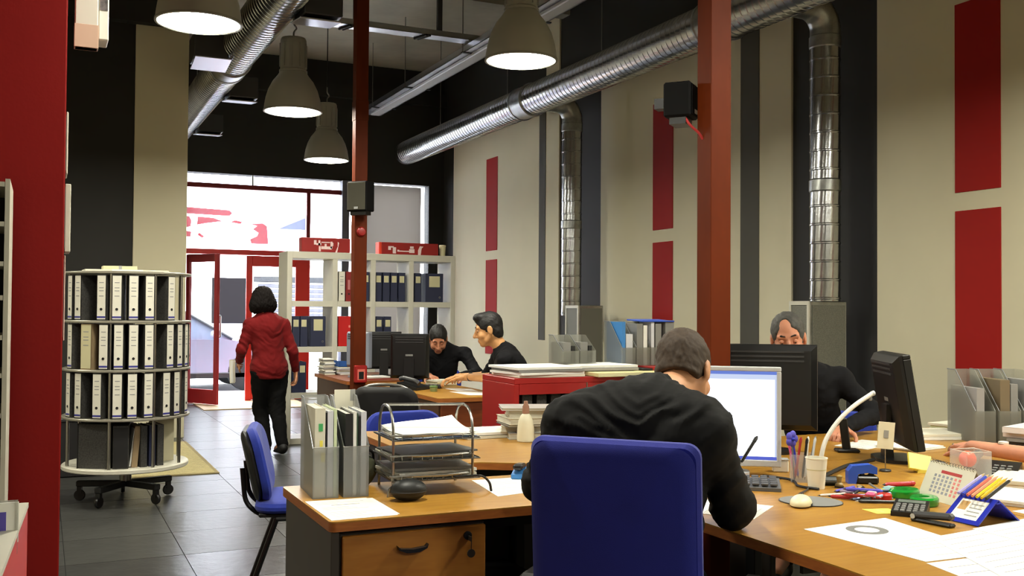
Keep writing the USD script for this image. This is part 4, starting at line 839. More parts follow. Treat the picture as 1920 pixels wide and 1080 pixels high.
kb = Thing('keyboard', 'dark grey keyboard right of the front man, below the lit monitor', 'keyboard', (2.176, 2.938, DZ), math.radians(-37))
kb.part('case', hull([(x, y, z) for x in (-.22, .22) for y, z in ((-.075, 0), (.075, 0), (-.075, .012), (.075, .024))]), mat('key_case', (92, 92, 92), 0.5))
for rI in range(5): 
    for q in range(14): kb.part('key', box((-.2 + .0305 * q, -.052 + .026 * rI, .0215 + .0022 * rI), (.025, .021, .008), .002), mat('key_grey', (74, 74, 76), 0.5))

# ------------------------------------------------------------------ clutter on the right-hand desks
t = Thing('computer_mouse', 'beige computer mouse on the grey pad', 'mouse', (2.205, 2.53, DZ + .0042), math.radians(-50))
v, f = ball((.034, .055, .028), (0, 0, .004), 3); v[:, 2] = np.maximum(v[:, 2], .0); t.part('shell', (v, f), mat('beige_plastic', (224, 218, 180), 0.35), smooth=True); t.part('base', cyl(.036, 0, .006, 20), black_pl); t.part('button_gap', bx(-.001, .001, .01, .052, .02, .034), dark_pl)
t = Thing('mouse_pad', 'grey oval mouse pad under the beige mouse', 'mouse pad', (2.28, 2.57, DZ), math.radians(-45)); t.part('pad', tr(M(cyl(.1, 0, .004, 36, b=.001)), (0, 0, 0), np.diag([1.0, .85, 1])), mat('pad_grey', (124, 124, 122), 0.7)); t.part('pad_edge', tr(lathe([(.0985, 0), (.1015, 0), (.1015, .003), (.0985, .003)], 36), (0, 0, 0), np.diag([1.0, .85, 1])), dark_pl)
t = Thing('paper_cup', 'white paper cup on the desk before the lit monitor', 'cup', (2.47, 2.755, DZ)); t.part('cup', lathe([(0, .003), (.026, .003), (.027, 0), (.028, .003), (.037, .105), (.0385, .106), (.0385, .109), (.0355, .109), (.0355, .1), (.026, .006), (0, .006)], 28), mat('cup_white', (236, 232, 214), 0.5)); t.part('drink', cyl(.033, .07, .071, 24), mat('coffee', (60, 40, 28), 0.2)); t.part('stripe', lathe([(.0338, .066), (.0342, .066), (.0345, .07), (.0341, .07)], 28), label_c)
ph = Thing('pen_holder', 'clear pen holder crowded with pens behind the white cup', 'pen holder', (2.53, 2.90, DZ), math.radians(-37))
ph.part('tube_wall', M(bx(-.04, -.038, -.04, .04, 0, .10), bx(.038, .04, -.04, .04, 0, .10), bx(-.04, .04, -.04, -.038, 0, .10), bx(-.04, .04, .038, .04, 0, .10), bx(-.04, .04, -.04, .04, 0, .004)), clear_pl)
pens = [('red pen', ink_red, -.025, -.02, .1, -.1), ('blue pen', blue_pl, -.01, .01, -.1, .12), ('white pen', white_pl, .01, -.015, .15, .05), ('grey marker', grey_pl, .022, .015, .2, -.05), ('pink marker', pink_p, -.02, .02, -.2, .05), ('black marker', black_pl, .0, -.025, .02, -.15), ('silver pen', silver_pl, .025, -.02, .28, .1)]
cph, sph = math.cos(math.radians(-37)), math.sin(math.radians(-37))
def pen(loc, d, m, label, L=.14, r=.0045, cat='pen', name='pen'):
    d = np.asarray(d, float); d /= np.linalg.norm(d); t = Thing(name, label, cat, loc)
    u = np.cross(d, [0, 0, 1.0]) if abs(d[2]) < .95 else np.array([1.0, 0, 0]); u /= np.linalg.norm(u); Rm = np.column_stack([u, np.cross(d, u), d])
    t.part('barrel', lathe([(0, .012), (r * .6, .012), (r, .02), (r, L), (0, L)], 10, R=Rm), m); t.part('tip', lathe([(0, 0), (r * .6, .012), (0, .0125)], 10, R=Rm), dark_pl if m is not black_pl else silver_pl); t.part('cap', lathe([(r, L), (r * 1.15, L), (r * 1.15, L + .012), (r * .4, L + .02), (0, L + .02)], 10, R=Rm), m); return t
for nm, m, a, b, tx, ty in pens: pen((2.53 + cph * a - sph * b, 2.90 + sph * a + cph * b, DZ + .0045), (tx, ty, 1), m, f'{nm} in the clear pen holder behind the white cup')
t = Thing('flower_pen', 'pen topped with a violet flower in the clear pen holder', 'pen', (2.50, 2.905, DZ + .0045)); t.part('stem', tube([(0, 0, 0), (-.01, .0, .14)], .003, 6), grey_pl); t.part('petals', M(*[ball((.014, .008, .016), (-.011 + .014 * math.cos(a), 0.0, .15 + .016 * math.sin(a)), 1) for a in np.arange(5) * 1.257]), mat('violet_petals', (84, 78, 190), 0.5), smooth=True); t.part('flower_centre', ball(.007, (-.011, -.007, .15), 1), blue_pl)
t = Thing('curved_lamp', 'white curved stick lamp arching up beside the black monitor', 'lamp', (2.585, 2.86, DZ))
arm = [(0, 0, .012), (0.0, -.0, .09), (.02, .0, .15), (.07, -.01, .22), (.14, -.02, .275), (.225, -.025, .317)]
t.part('arm', tube(arc(arm, 6), .0085, 10), white_pl); t.part('base', cyl(.03, 0, .014, 24, b=.003), dark_pl); t.part('end_cap', tube([(.222, -.025, .3155), (.232, -.0255, .3185)], .0095, 10), silver_pl); t.part('clip', box((.215, -.025, .30), (.014, .01, .02), .003), grey_pl)
t = Thing('card_holder', 'white card clipped on a thin stand before the side-on monitor', 'card holder', (2.985, 2.945, DZ)); t.part('stem', tube([(0, 0, .008), (0, 0, .1)], .002, 6), chrome); t.part('foot', cyl(.022, 0, .008, 20, b=.002), dark_pl); t.part('card', box((0, -.004, .14), (.062, .0012, .105), 0, rotz(math.radians(-30)) @ roty(.08)), mat('ivory_card', (224, 218, 190), 0.6)); t.part('card_print', box((-.001, -.006, .145), (.018, .0004, .03), 0, rotz(math.radians(-30)) @ roty(.08)), ink_grey)
for k in range(2):
    t = Thing('note_pad', ['yellow note pad leaning at the foot of the side-on monitor', 'pale yellow notes lying at the foot of the side-on monitor'][k], 'notes', (3.10 + .03 * k, 2.885 - .02 * k, DZ), math.radians(-40)); t.part('pad', tr(bx(-.045, .045, -.035, .035, 0, .012), (0, 0, .032 if k == 0 else 0), rotx(.9) @ roty(.3) if k == 0 else None), yellow_p); t.part('top_sheet', tr(bx(-.043, .045, -.033, .035, .012, .0128), (0, 0, .032 if k == 0 else 0), rotx(.9) @ roty(.3) if k == 0 else None), mat('pale_yellow', (232, 224, 130), 0.7))
bt = Thing('tape_dispenser', 'royal blue and black tape dispenser on the desk', 'tape dispenser', (2.70, 2.78, DZ), math.radians(-30))
bt.part('blue_hood', tr(prism([(-.05, .0), (-.05, .045), (-.035, .064), (.03, .07), (.052, .06), (.052, .035), (.02, .04), (-.015, .035), (-.022, 0)], -.022, .022), (0, 0, 0), XZ), blue_tape); bt.part('black_base', bx(-.02, .058, -.026, .026, 0, .028, .006), black_pl); bt.part('tape_roll', tr(lathe([(.012, -.012), (.024, -.012), (.024, .012), (.012, .012), (.012, -.012)], 20), (.02, 0, .04), rotx(math.pi / 2)), black_mt)
t = Thing('white_block', 'small white box beside the foot of the lit monitor', 'box', (2.60, 3.10, DZ), -.6); t.part('box', bx(-.03, .03, -.02, .02, 0, .045, .004), white_pl); t.part('lid', bx(-.031, .031, -.021, .021, .045, .052, .003), silver_pl)
# small gadgets heaped in front of the tape dispenser
def bits(name, loc, rz, mesh, m, label, cat, extra=None):
    t = Thing(name, label, cat, loc, rz); t.part('body', mesh, m)
    if extra: t.part(*extra)
    return t
hp = [('red marker', ink_red, (2.375, 2.60), (.7, -.7), .13, .006), ('blue marker', blue_pl, (2.43, 2.58), (.9, -.4), .13, .006), ('violet pen', mat('violet_petals', (84, 78, 190), 0.5), (2.46, 2.66), (1, .3), .12, .005), ('black pen', black_pl, (2.40, 2.50), (.9, -.5), .13, .005), ('silver blue pen', mat('steel_blue', (120, 140, 180), 0.3, 0.5), (2.41, 2.535), (.95, -.35), .13, .005),
      ('crimson marker', mat('crimson', (180, 24, 40), 0.3), (2.70, 2.68), (1, -.15), .12, .008), ('yellow marker', mat('marker_yellow', (226, 214, 40), 0.4), (2.60, 2.625), (.8, -.6), .1, .006), ('white pen', white_pl, (2.36, 2.63), (1, -.1), .1, .004), ('dark green pen', mat('bottle_green', (20, 70, 40), 0.4), (2.56, 2.60), (.9, -.3), .12, .006)]
for nm, m, (x, y), (dx, dy), L, r in hp: pen((x, y, DZ + r * 1.2), (dx, dy, .0), m, f'{nm} lying in the heap of pens before the blue tape dispenser', L, r, name='pen')
hp2 = [('long black pen', black_pl, (2.44, 2.55), (.8, .5), .13, .005), ('dark blue pen', navy, (2.50, 2.58), (.95, -.3), .13, .005), ('violet marker', mat('violet_petals', (84, 78, 190), 0.5), (2.47, 2.63), (.7, -.7), .11, .007), ('brick red pen', mat('brick_red', (150, 40, 30), 0.4), (2.40, 2.565), (.6, -.8), .11, .005), ('grey pencil', grey_pl, (2.58, 2.57), (.5, .85), .12, .004), ('pale blue pen', mat('pale_blue', (150, 176, 214), 0.4), (2.45, 2.47), (.85, .3), .11, .005)]
for nm, m, (x, y), (dx, dy), L, r in hp2: pen((x, y, DZ + r * 1.2 + .011), (dx, dy, .0), m, f'{nm} lying across the heap of pens before the blue tape dispenser', L, r, name='pen')
t = Thing('phone_stand', 'black slab standing upright on the back desk between the two black monitors', 'stand', (3.24, 3.42, DZ), -.5); t.part('slab', tr(bx(-.018, .018, -.008, .008, .01, .15, .005), (0, 0, 0), roty(-.12)), black_pl); t.part('foot', bx(-.05, .05, -.035, .035, 0, .014, .005), black_pl)
bits('eraser', (2.505, 2.535, DZ), .5, bx(-.022, .022, -.014, .014, 0, .022, .005), pink_p, 'pink eraser in the heap of small things', 'eraser', ('sleeve', bx(-.0, .023, -.0145, .0145, 0, .0225, .003), mat('pale_pink', (230, 190, 190), 0.6)))
bits('red_sharpener', (2.53, 2.50, DZ), .2, cyl(.024, 0, .022, 20, b=.004), mat('sharpener_red', (196, 40, 36), 0.3), 'round red sharpener beside the pink eraser', 'sharpener', ('slot', bx(-.008, .008, -.002, .002, .022, .0226), black_mt))
bits('wooden_clip', (2.59, 2.67, DZ), .9, bx(-.03, .03, -.009, .009, 0, .014, .003), timber, 'pale wooden peg in the heap of small things', 'peg', ('spring', tr(cyl(.004, -.01, .01, 8), (0, 0, .012), rotx(math.pi / 2)), chrome))
bits('grey_clip', (2.50, 2.64, DZ), 2.0, bx(-.022, .022, -.012, .012, 0, .012, .004), mat('mauve_grey', (140, 124, 150), 0.4), 'mauve grey clip in the heap of small things', 'clip', ('wire_loop', tube([(-.02, 0, .012), (-.035, 0, .02), (-.02, .004, .016)], .0015, 5), chrome))
bits('bulldog_clip', (2.45, 2.50, DZ), .3, tr(prism([(-.012, 0), (.012, 0), (.003, .018), (-.003, .018)], -.018, .018), (0, 0, 0), XZ), black_pl, 'black bulldog clip at the front of the heap', 'clip', ('handles', M(tube([(-.006, -.012, .016), (-.02, 0, .02), (-.006, .012, .016)], .0012, 5), tube([(.006, -.012, .016), (.02, 0, .02), (.006, .012, .016)], .0012, 5)), chrome))
bits('glass_weight', (2.655, 2.60, DZ), .3, bx(-.024, .024, -.02, .02, 0, .02, .008), mat('pale_teal_plastic', (150, 190, 196), 0.15), 'pale teal plastic block behind the green tape rings', 'block', ('teal_base', bx(-.022, .022, -.018, .018, -.0001, .006, .002), mat('teal', (40, 130, 124), 0.3)))
bits('stamp', (2.56, 2.74, DZ), .1, lathe([(0, 0), (.014, 0), (.014, .012), (.007, .018), (.011, .04), (0, .046)], 16), mat('stamp_ochre', (150, 130, 80), 0.5), 'small ochre stamp behind the heap of pens', 'stamp', ('foot', cyl(.016, 0, .006, 16), black_pl))
bits('dark_case', (2.55, 2.80, DZ), -.5, bx(-.05, .05, -.022, .022, 0, .03, .01), mat('dark_green_case', (28, 36, 34), 0.5), 'dark case beside the white paper cup', 'case', ('zip', bx(-.045, .045, -.0225, -.0215, .014, .018), grey_pl))
for k, (x, y, lab) in enumerate(((2.635, 2.515, 'upper green tape ring beside the calendar'), (2.585, 2.385, 'lower green tape ring in front of the calendar'))):
    t = Thing('tape_ring', lab, 'tape', (x, y, DZ), .4 * k); t.part('shell', tr(lathe([(.018, 0), (.05, 0), (.054, .006), (.054, .022), (.048, .028), (.02, .028), (.018, .022), (.018, 0)], 28), (0, 0, 0), np.diag([1.0, .8, 1])), green_tr); t.part('hub', tr(lathe([(0, 0), (.018, 0), (.018, .016), (0, .016)], 20), (0, 0, 0), np.diag([1.0, .8, 1])), mat('deep_green', (16, 100, 40), 0.2))
sheet([(2.345, 2.41), (2.335, 2.335), (2.42, 2.31), (2.43, 2.385)], 'yellow sticky note on the desk beside the calculator', m=yellow_p, name='sticky_note', cat='note', prints=[(.2, .7, .4, .43)])
ca = Thing('calculator', 'black desk calculator in front of the green tape rings', 'calculator', (2.44, 2.305, DZ), math.radians(-52))
ca.part('case', hull([(x, y, z) for x in (-.05, .05) for y, z in ((-.07, 0), (.07, 0), (-.07, .014), (.07, .03))]), black_pl); ca.part('display', box((0, .046, .0275), (.08, .028, .002), 0, rotx(.113)), mat('lcd_grey', (110, 120, 112), 0.2))
for rI in range(4):
    for q in range(5): ca.part('key', box((-.036 + .018 * q, -.055 + .021 * rI, .0168 + .0024 * rI), (.013, .014, .005), .0015, rotx(.113)), grey_pl)
sp = Thing('stapler', 'black stapler lying in front of the calculator', 'stapler', (2.375, 2.16, DZ), math.radians(-80)); sp.part('base', bx(-.065, .065, -.016, .016, 0, .01, .004), black_pl); sp.part('top_arm', tr(bx(-.06, .066, -.015, .015, 0, .02, .007), (0, 0, .014), roty(-.1)), dark_pl); sp.part('hinge', tr(cyl(.008, -.017, .017, 12), (-.055, 0, .016), rotx(math.pi / 2)), chrome)
# tent calendar
A0, B0 = np.array([2.70, 2.52]), np.array([2.642, 2.285]); Ld = np.linalg.norm(A0 - B0); ang = math.atan2(B0[1] - A0[1], B0[0] - A0[0])
cn = Thing('desk_calendar', 'white tent calendar with red heading on the desk', 'calendar', (A0[0], A0[1], DZ), ang)      # local x runs along the front foot, the face looks to local -y
th = math.atan2(.118, .05); Hh = .128
def face(m): return tr(m, (0, 0, 0), rotx(th))                    # a flat part in xy, tilted up from its foot
fc_ = cn.part('front_card', face(bx(0, Ld, 0, Hh, -.0015, 0)), paper2); cn.part('rear_card', tr(bx(0, Ld, 0, Hh, 0, .0015), (0, .10, 0), rotx(math.pi - th)), mat('calendar_back', (206, 200, 180), 0.7)); cn.part('foot_card', bx(.0, Ld, .0, .10, 0, .001), paper2)
cn.part('heading', face(bx(Ld * .32, Ld * .76, Hh * .74, Hh * .82, .0, .0004)), ink_red, 'red month heading', fc_)
cn.part('date_marks', face(M(*[bx(Ld * (.2 + .088 * c), Ld * (.2 + .088 * c) + .011, Hh * (.62 - .105 * r), Hh * (.62 - .105 * r) + .009, 0, .0004) for r in range(5) for c in range(5)])), mat('date_grey', (146, 148, 160), 0.7), None, fc_, kind='stuff'); cn.part('sunday_marks', face(M(*[bx(Ld * (.2 + .088 * c), Ld * (.2 + .088 * c) + .011, Hh * (.62 - .105 * r), Hh * (.62 - .105 * r) + .009, 0, .0004) for r in range(5) for c in (5, 6)])), mat('date_pink', (220, 130, 126), 0.7), None, fc_, kind='stuff')
cn.part('spiral', M(*[tube([(x + .003 * math.cos(a), .05 + .005 * math.cos(a), .119 + .006 * math.sin(a)) for a in np.linspace(0, 6.28, 9)[:-1]], .0009, 4, True) for x in np.linspace(.01, Ld - .01, 16)]), chrome)
# blue pencil stand
bs = Thing('pencil_stand', 'blue A-shaped pencil stand with white card', 'pencil stand', (2.455, 2.20, DZ), math.radians(-88))   # local x along the front foot, face to local -y
tb = math.radians(38)
bs.part('front_frame', tr(M(bx(0, .125, 0, .016, -.004, 0), bx(0, .125, .094, .11, -.004, 0), bx(0, .016, .016, .094, -.004, 0), bx(.109, .125, .016, .094, -.004, 0)), (0, 0, .004), rotx(tb)), blue_pl); bs.part('back_leg', tr(bx(0, .125, 0, .12, 0, .004), (0, .19, 0), rotx(math.pi - math.radians(36))), blue_pl)
bc_ = bs.part('card', tr(bx(.014, .111, .014, .096, -.003, -.001), (0, 0, .004), rotx(tb)), paper); bs.part('card_picture', tr(bx(.022, .05, .05, .085, -.001, -.0006), (0, 0, .004), rotx(tb)), mat('ochre_print', (190, 150, 90), 0.6), None, bc_); bs.part('card_lines', tr(M(*[bx(.058, .1, y, y + .004, -.001, -.0006) for y in (.03, .045, .06, .075)]), (0, 0, .004), rotx(tb)), ink_grey, None, bc_, kind='stuff')
bs.part('pencil_shelf', bx(.0, .125, .084, .1, .058, .064, .002), blue_pl)
pc = [('lilac', (176, 166, 214)), ('blue', (60, 76, 190)), ('coral', (214, 116, 96)), ('peach', (220, 150, 120)), ('yellow', (228, 204, 40)), ('amber', (222, 180, 40)), ('black', (40, 38, 34))]
for k, (nm, c) in enumerate(pc):
    x, y = 2.52, 2.195 - .0165 * k
    m = mat('pencil_' + nm, c, 0.4); d = np.array([.9, .15, .30]); d /= np.linalg.norm(d); t = Thing('pencil', f'{nm} pencil laid on the blue pencil stand', 'pencil', (x, y, DZ + .074))
    u = np.cross(d, [0, 0, 1.0]); u /= np.linalg.norm(u); Rm = np.column_stack([u, np.cross(u, -d), d]); t.part('shaft', lathe([(0, .0), (.0048, .0), (.0048, .13), (0, .13)], 6, R=Rm), m, smooth=False); t.part('wood_tip', lathe([(.0048, .13), (.0015, .147), (0, .147)], 6, R=Rm), timber); t.part('lead', lathe([(.0015, .147), (0, .152)], 6, R=Rm), m)
cb = Thing('clear_box', 'clear acrylic box holding an orange ball behind the calendar', 'box', (3.07, 2.62, DZ), -.25); cb.part('walls', M(bx(-.05, -.048, -.05, .05, 0, .12), bx(.048, .05, -.05, .05, 0, .12), bx(-.05, .05, .048, .05, 0, .12), bx(-.05, .05, -.05, -.048, 0, .12), bx(-.05, .05, -.05, .05, 0, .003)), clear_pl); cb.part('rim', tube([(-.05, -.05, .12), (.05, -.05, .12), (.05, .05, .12), (-.05, .05, .12)], .002, 5, True), white_pl)
t = Thing('orange_ball', 'orange ball in the clear acrylic box', 'ball', (3.055, 2.62, DZ + .0035)); t.part('ball', ball(.03, (0, 0, .085), 3), mat('orange_ball_plastic', (240, 92, 62), 0.3), smooth=True); t.part('stem', cyl(.008, 0, .06, 12), grey_pl); t.part('stem_collar', cyl(.014, .052, .06, 14), grey_pl)
t = Thing('desk_device', 'small dark device left of the clear acrylic box', 'device', (3.20, 2.93, DZ), -.4); t.part('body', bx(-.06, .06, -.035, .035, 0, .03, .006), mat('brownish_black', (48, 42, 40), 0.4)); t.part('window', bx(-.04, .03, -.0355, -.034, .008, .022), grey_pl)
t = Thing('telephone', 'black desk telephone beside the clear acrylic box', 'telephone', (3.28, 2.70, DZ), math.radians(-60)); t.part('body', hull([(x, y, z) for x in (-.09, .09) for y, z in ((-.09, 0), (.09, 0), (-.09, .015), (.09, .05))]), black_pl); t.part('handset', tube(arc([(-.06, -.08, .035), (-.06, -.06, .05), (-.06, .06, .075), (-.06, .08, .07)], 5), .016, 10), dark_pl)
for rI in range(4):
    for q in range(3): t.part('key', box((.01 + .024 * q, -.06 + .028 * rI, .022 + .0055 * rI), (.017, .016, .006), .002), grey_pl)
# papers of the right-hand desks
t = sheet([(1.975, 2.255), (2.31, 2.28), (2.24, 1.83), (2.0, 1.84)], 'large white sheet with grey ring print nearest the desk edge', prints=lines(6, .3, .9, .55, .9, seed=5, w=.004))
t.part('ring_print', tr(lathe([(.034, 0), (.058, 0), (.058, .0002), (.034, .0002)], 40), (2.135 - 2.131, 2.175 - 2.051, .0008)), mat('ring_grey', (118, 118, 116), 0.6), 'grey ring printed on the sheet')
sheet([(2.22, 2.03), (2.50, 2.06), (2.42, 1.62), (2.02, 1.60)], 'wide white form overlapping the ring-print sheet', z=DZ + .001, prints=lines(9, .08, .92, .1, .9, seed=6, w=.005))
sheet([(2.42, 2.06), (2.70, 2.10), (2.71, 1.70), (2.40, 1.70)], 'white printed form right of the ring-print sheet', z=DZ + .002, prints=lines(9, .1, .9, .15, .9, seed=8, w=.006))
sheet([(1.99, 1.83), (2.24, 1.82), (2.2, 1.4), (1.9, 1.4)], 'white sheet at the bottom picture edge below the ring-print sheet', z=DZ - .0001, th=.0006, prints=lines(7, seed=9))
flat(3.25, 2.52, DZ, .30, .22, .03, .5, [paper, paper2], 'white paper stack near the resting hand', 'paper_stack'); flat(2.93, 2.32, DZ, .26, .20, .02, .45, [paper, paper], 'white paper stack at the right picture edge behind the pencil stand', 'paper_stack')
sheet([(2.76, 2.2), (3.04, 2.22), (3.02, 1.9), (2.75, 1.9)], 'white sheet at the right picture edge below the pencil stand', prints=lines(8, seed=10))
sheet([(3.33, 3.60), (3.62, 3.72), (3.68, 3.56), (3.38, 3.44)], 'white sheet on the back desk behind the curved lamp', prints=lines(6, seed=11))
flat(4.0, 3.68, DZ, .34, .26, .03, -.3, [paper, paper2, paper], 'white paper heap on the back desk right of the side-on monitor', 'paper_stack'); flat(3.62, 3.42, DZ, .24, .2, .012, .2, [paper, paper], 'thin white papers under the side-on monitor', 'paper_stack'); flat(4.42, 3.8, DZ, .3, .22, .04, .1, [paper2, mat('pale_green_card', (206, 220, 180), 0.6)], 'pale papers at the back of the right-hand desk near the wall', 'paper_stack')
rack(4.02, 3.40, DZ, .10, .26, .34, -.35, smoke, [(.012, .05, .26, mat('grey_brochure3', (150, 148, 146), 0.3))], 'large smoky magazine file at the right picture edge, left one')
rack(4.13, 3.36, DZ, .11, .26, .34, -.35, smoke, [(.012, .06, .30, mat('brown_card', (112, 98, 74), 0.6)), (.065, .10, .28, gb)], 'large smoky magazine file at the right picture edge, middle one')
rack(4.25, 3.32, DZ, .11, .26, .34, -.35, smoke, [(.012, .06, .30, gb), (.065, .10, .26, mat('grey_brochure3', (150, 148, 146), 0.3))], 'large smoky magazine file at the right picture edge, right one')
z = DZ
for nm, h, w, d, m, lab in (('black_folder', .022, .26, .2, mat('ink_navy', (36, 36, 48), 0.4), 'black folder lowest in the book pile at the right edge'), ('grey_book', .02, .25, .19, mat('dark_card', (74, 70, 66), 0.6), 'dark grey book in the pile at the right edge'), ('grey_book', .016, .26, .18, gb, 'grey brochure in the pile at the right edge'), ('white_catalogue', .022, .26, .2, mat('pinkish_paper', (222, 212, 210), 0.6), 'white catalogue second from top at the right edge'), ('white_catalogue', .026, .27, .2, mat('pinkish_paper2', (216, 208, 206), 0.6), 'white catalogue topmost in the pile at the right edge')):
    t = Thing(nm, lab, 'book', (4.10 + rnd.uniform(-.01, .01), 3.13, z), .25 + rnd.uniform(-.1, .1)); t.part('cover', M(bx(-w / 2, w / 2, -d / 2, d / 2, 0, .002), bx(-w / 2, w / 2, -d / 2, d / 2, h - .002, h), bx(-w / 2, -w / 2 + .002, -d / 2, d / 2, 0, h)), m); t.part('pages', bx(-w / 2 + .004, w / 2 - .003, -d / 2 + .003, d / 2 - .003, .002, h - .002), paper_edge if 'white' in nm else gb); z += h + .0003
sheet([(1.80, 2.60), (1.99, 2.74), (2.12, 2.56), (1.93, 2.42)], 'white sheet under the arm of the man in black', prints=lines(6, seed=12))
t = Thing('computer_mouse', 'black computer mouse under the resting hand', 'mouse', (3.70, 3.235, DZ), -.4); v, f = ball((.03, .05, .034), (0, 0, 0), 3); v[:, 2] = np.maximum(v[:, 2], 0); t.part('shell', (v, f), black_pl, smooth=True); t.part('wheel', tr(cyl(.006, -.003, .003, 12), (0, .025, .028), roty(math.pi / 2)), grey_pl)
single('monitor_cable', tube(arc([(2.45, 3.02, DZ + .006), (2.5, 2.93, DZ + .005), (2.47, 2.86, DZ + .005), (2.42, 2.80, DZ + .005), (2.45, 2.72, DZ + .005)], 5), .0045, 6), black_mt, 'black cable curling in front of the lit monitor', 'cable')
single('mouse_cable', tube(arc([(2.24, 2.57, DZ + .006), (2.30, 2.66, DZ + .007), (2.40, 2.72, DZ + .005), (2.5, 2.82, DZ + .005)], 5), .003, 6), dark_pl, 'thin cable of the beige mouse', 'cable')
single('power_cable', tube(arc([(2.62, 2.90, DZ + .006), (2.72, 2.95, DZ + .012), (2.86, 3.02, DZ + .02), (2.98, 3.08, DZ + .012), (3.1, 3.12, DZ + .015)], 5), .008, 6), black_mt, 'thick black cables tangled between the pen holder and the side-on monitor', 'cable')

# ------------------------------------------------------------------ far desks
t = Thing('telephone', 'black desk telephone beside the far column', 'telephone', (2.60, 7.35, DZ), .6); t.part('body', hull([(x, y, z) for x in (-.09, .09) for y, z in ((-.09, 0), (.09, 0), (-.09, .02), (.09, .06))]), black_pl); t.part('handset', tube(arc([(-.05, -.09, .05), (-.05, -.06, .07), (-.05, .06, .09), (-.05, .09, .08)], 5), .018, 10), dark_pl)
t = Thing('keyboard', 'black keyboard in front of the far black monitor', 'keyboard', (2.68, 7.5, DZ), math.radians(150)); t.part('case', bx(-.2, .2, -.07, .07, 0, .02, .005), black_pl)
for rI in range(4): t.part('key_row', M(*[box((-.18 + .03 * q, -.045 + .028 * rI, .022), (.024, .022, .006), .001) for q in range(13)]), dark_pl, kind='stuff')
flat(2.62, 8.50, DZ, .3, .16, .03, .1, [mat('reddish_magazine', (170, 90, 80), 0.5), paper, paper2], 'reddish magazines on the farthest desk beside the column', 'magazine_stack')
t = Thing('document_tray', 'blue document tray on the farthest desk left of the column', 'tray', (2.645, 9.3, DZ + .075)); t.part('tray', M(bx(-.13, .13, -.12, .12, 0, .003), bx(-.13, .13, -.12, -.117, 0, .055), bx(-.13, -.127, -.12, .12, 0, .055), bx(.127, .13, -.12, .12, 0, .055)), mat('tray_blue', (50, 98, 176), 0.35)); t.part('papers', bx(-.12, .12, -.11, .12, .003, .03), paper2)
flat(2.645, 9.3, DZ, .26, .24, .074, .02, [paper, mat('pale_lilac_card', (206, 208, 216), 0.6), paper2], 'white paper pile under the blue document tray', 'paper_stack'); flat(2.435, 9.33, DZ, .10, .2, .15, .0, [paper2, gb, paper], 'tall narrow paper pile at the left end of the farthest desk', 'paper_stack')
flat(2.93, 7.62, DZ, .2, .16, .05, .2, [label_c, paper2], 'cream paper pad before the far men', 'paper_stack'); sheet([(2.78, 7.05), (3.02, 6.95), (3.0, 6.65), (2.80, 6.72)], 'white sheet on the near end of the far desk', prints=lines(5, seed=20)); sheet([(2.86, 7.35), (3.04, 7.25), (3.0, 7.02), (2.86, 7.08)], 'white sheet under the forearm on the far desk', prints=lines(5, seed=21))
t = Thing('small_plant_pot', 'small green object beside the far monitor foot', 'pot', (2.68, 7.12, DZ)); t.part('pot', lathe([(0, 0), (.025, 0), (.03, .03), (0, .03)], 16), mat('olive_glaze', (120, 130, 80), 0.4)); t.part('leaves', M(*[ball((.016, .008, .01), (.018 * math.cos(a), .018 * math.sin(a), .036), 1) for a in range(6)]), mat('leaf_green', (90, 116, 60), 0.6))

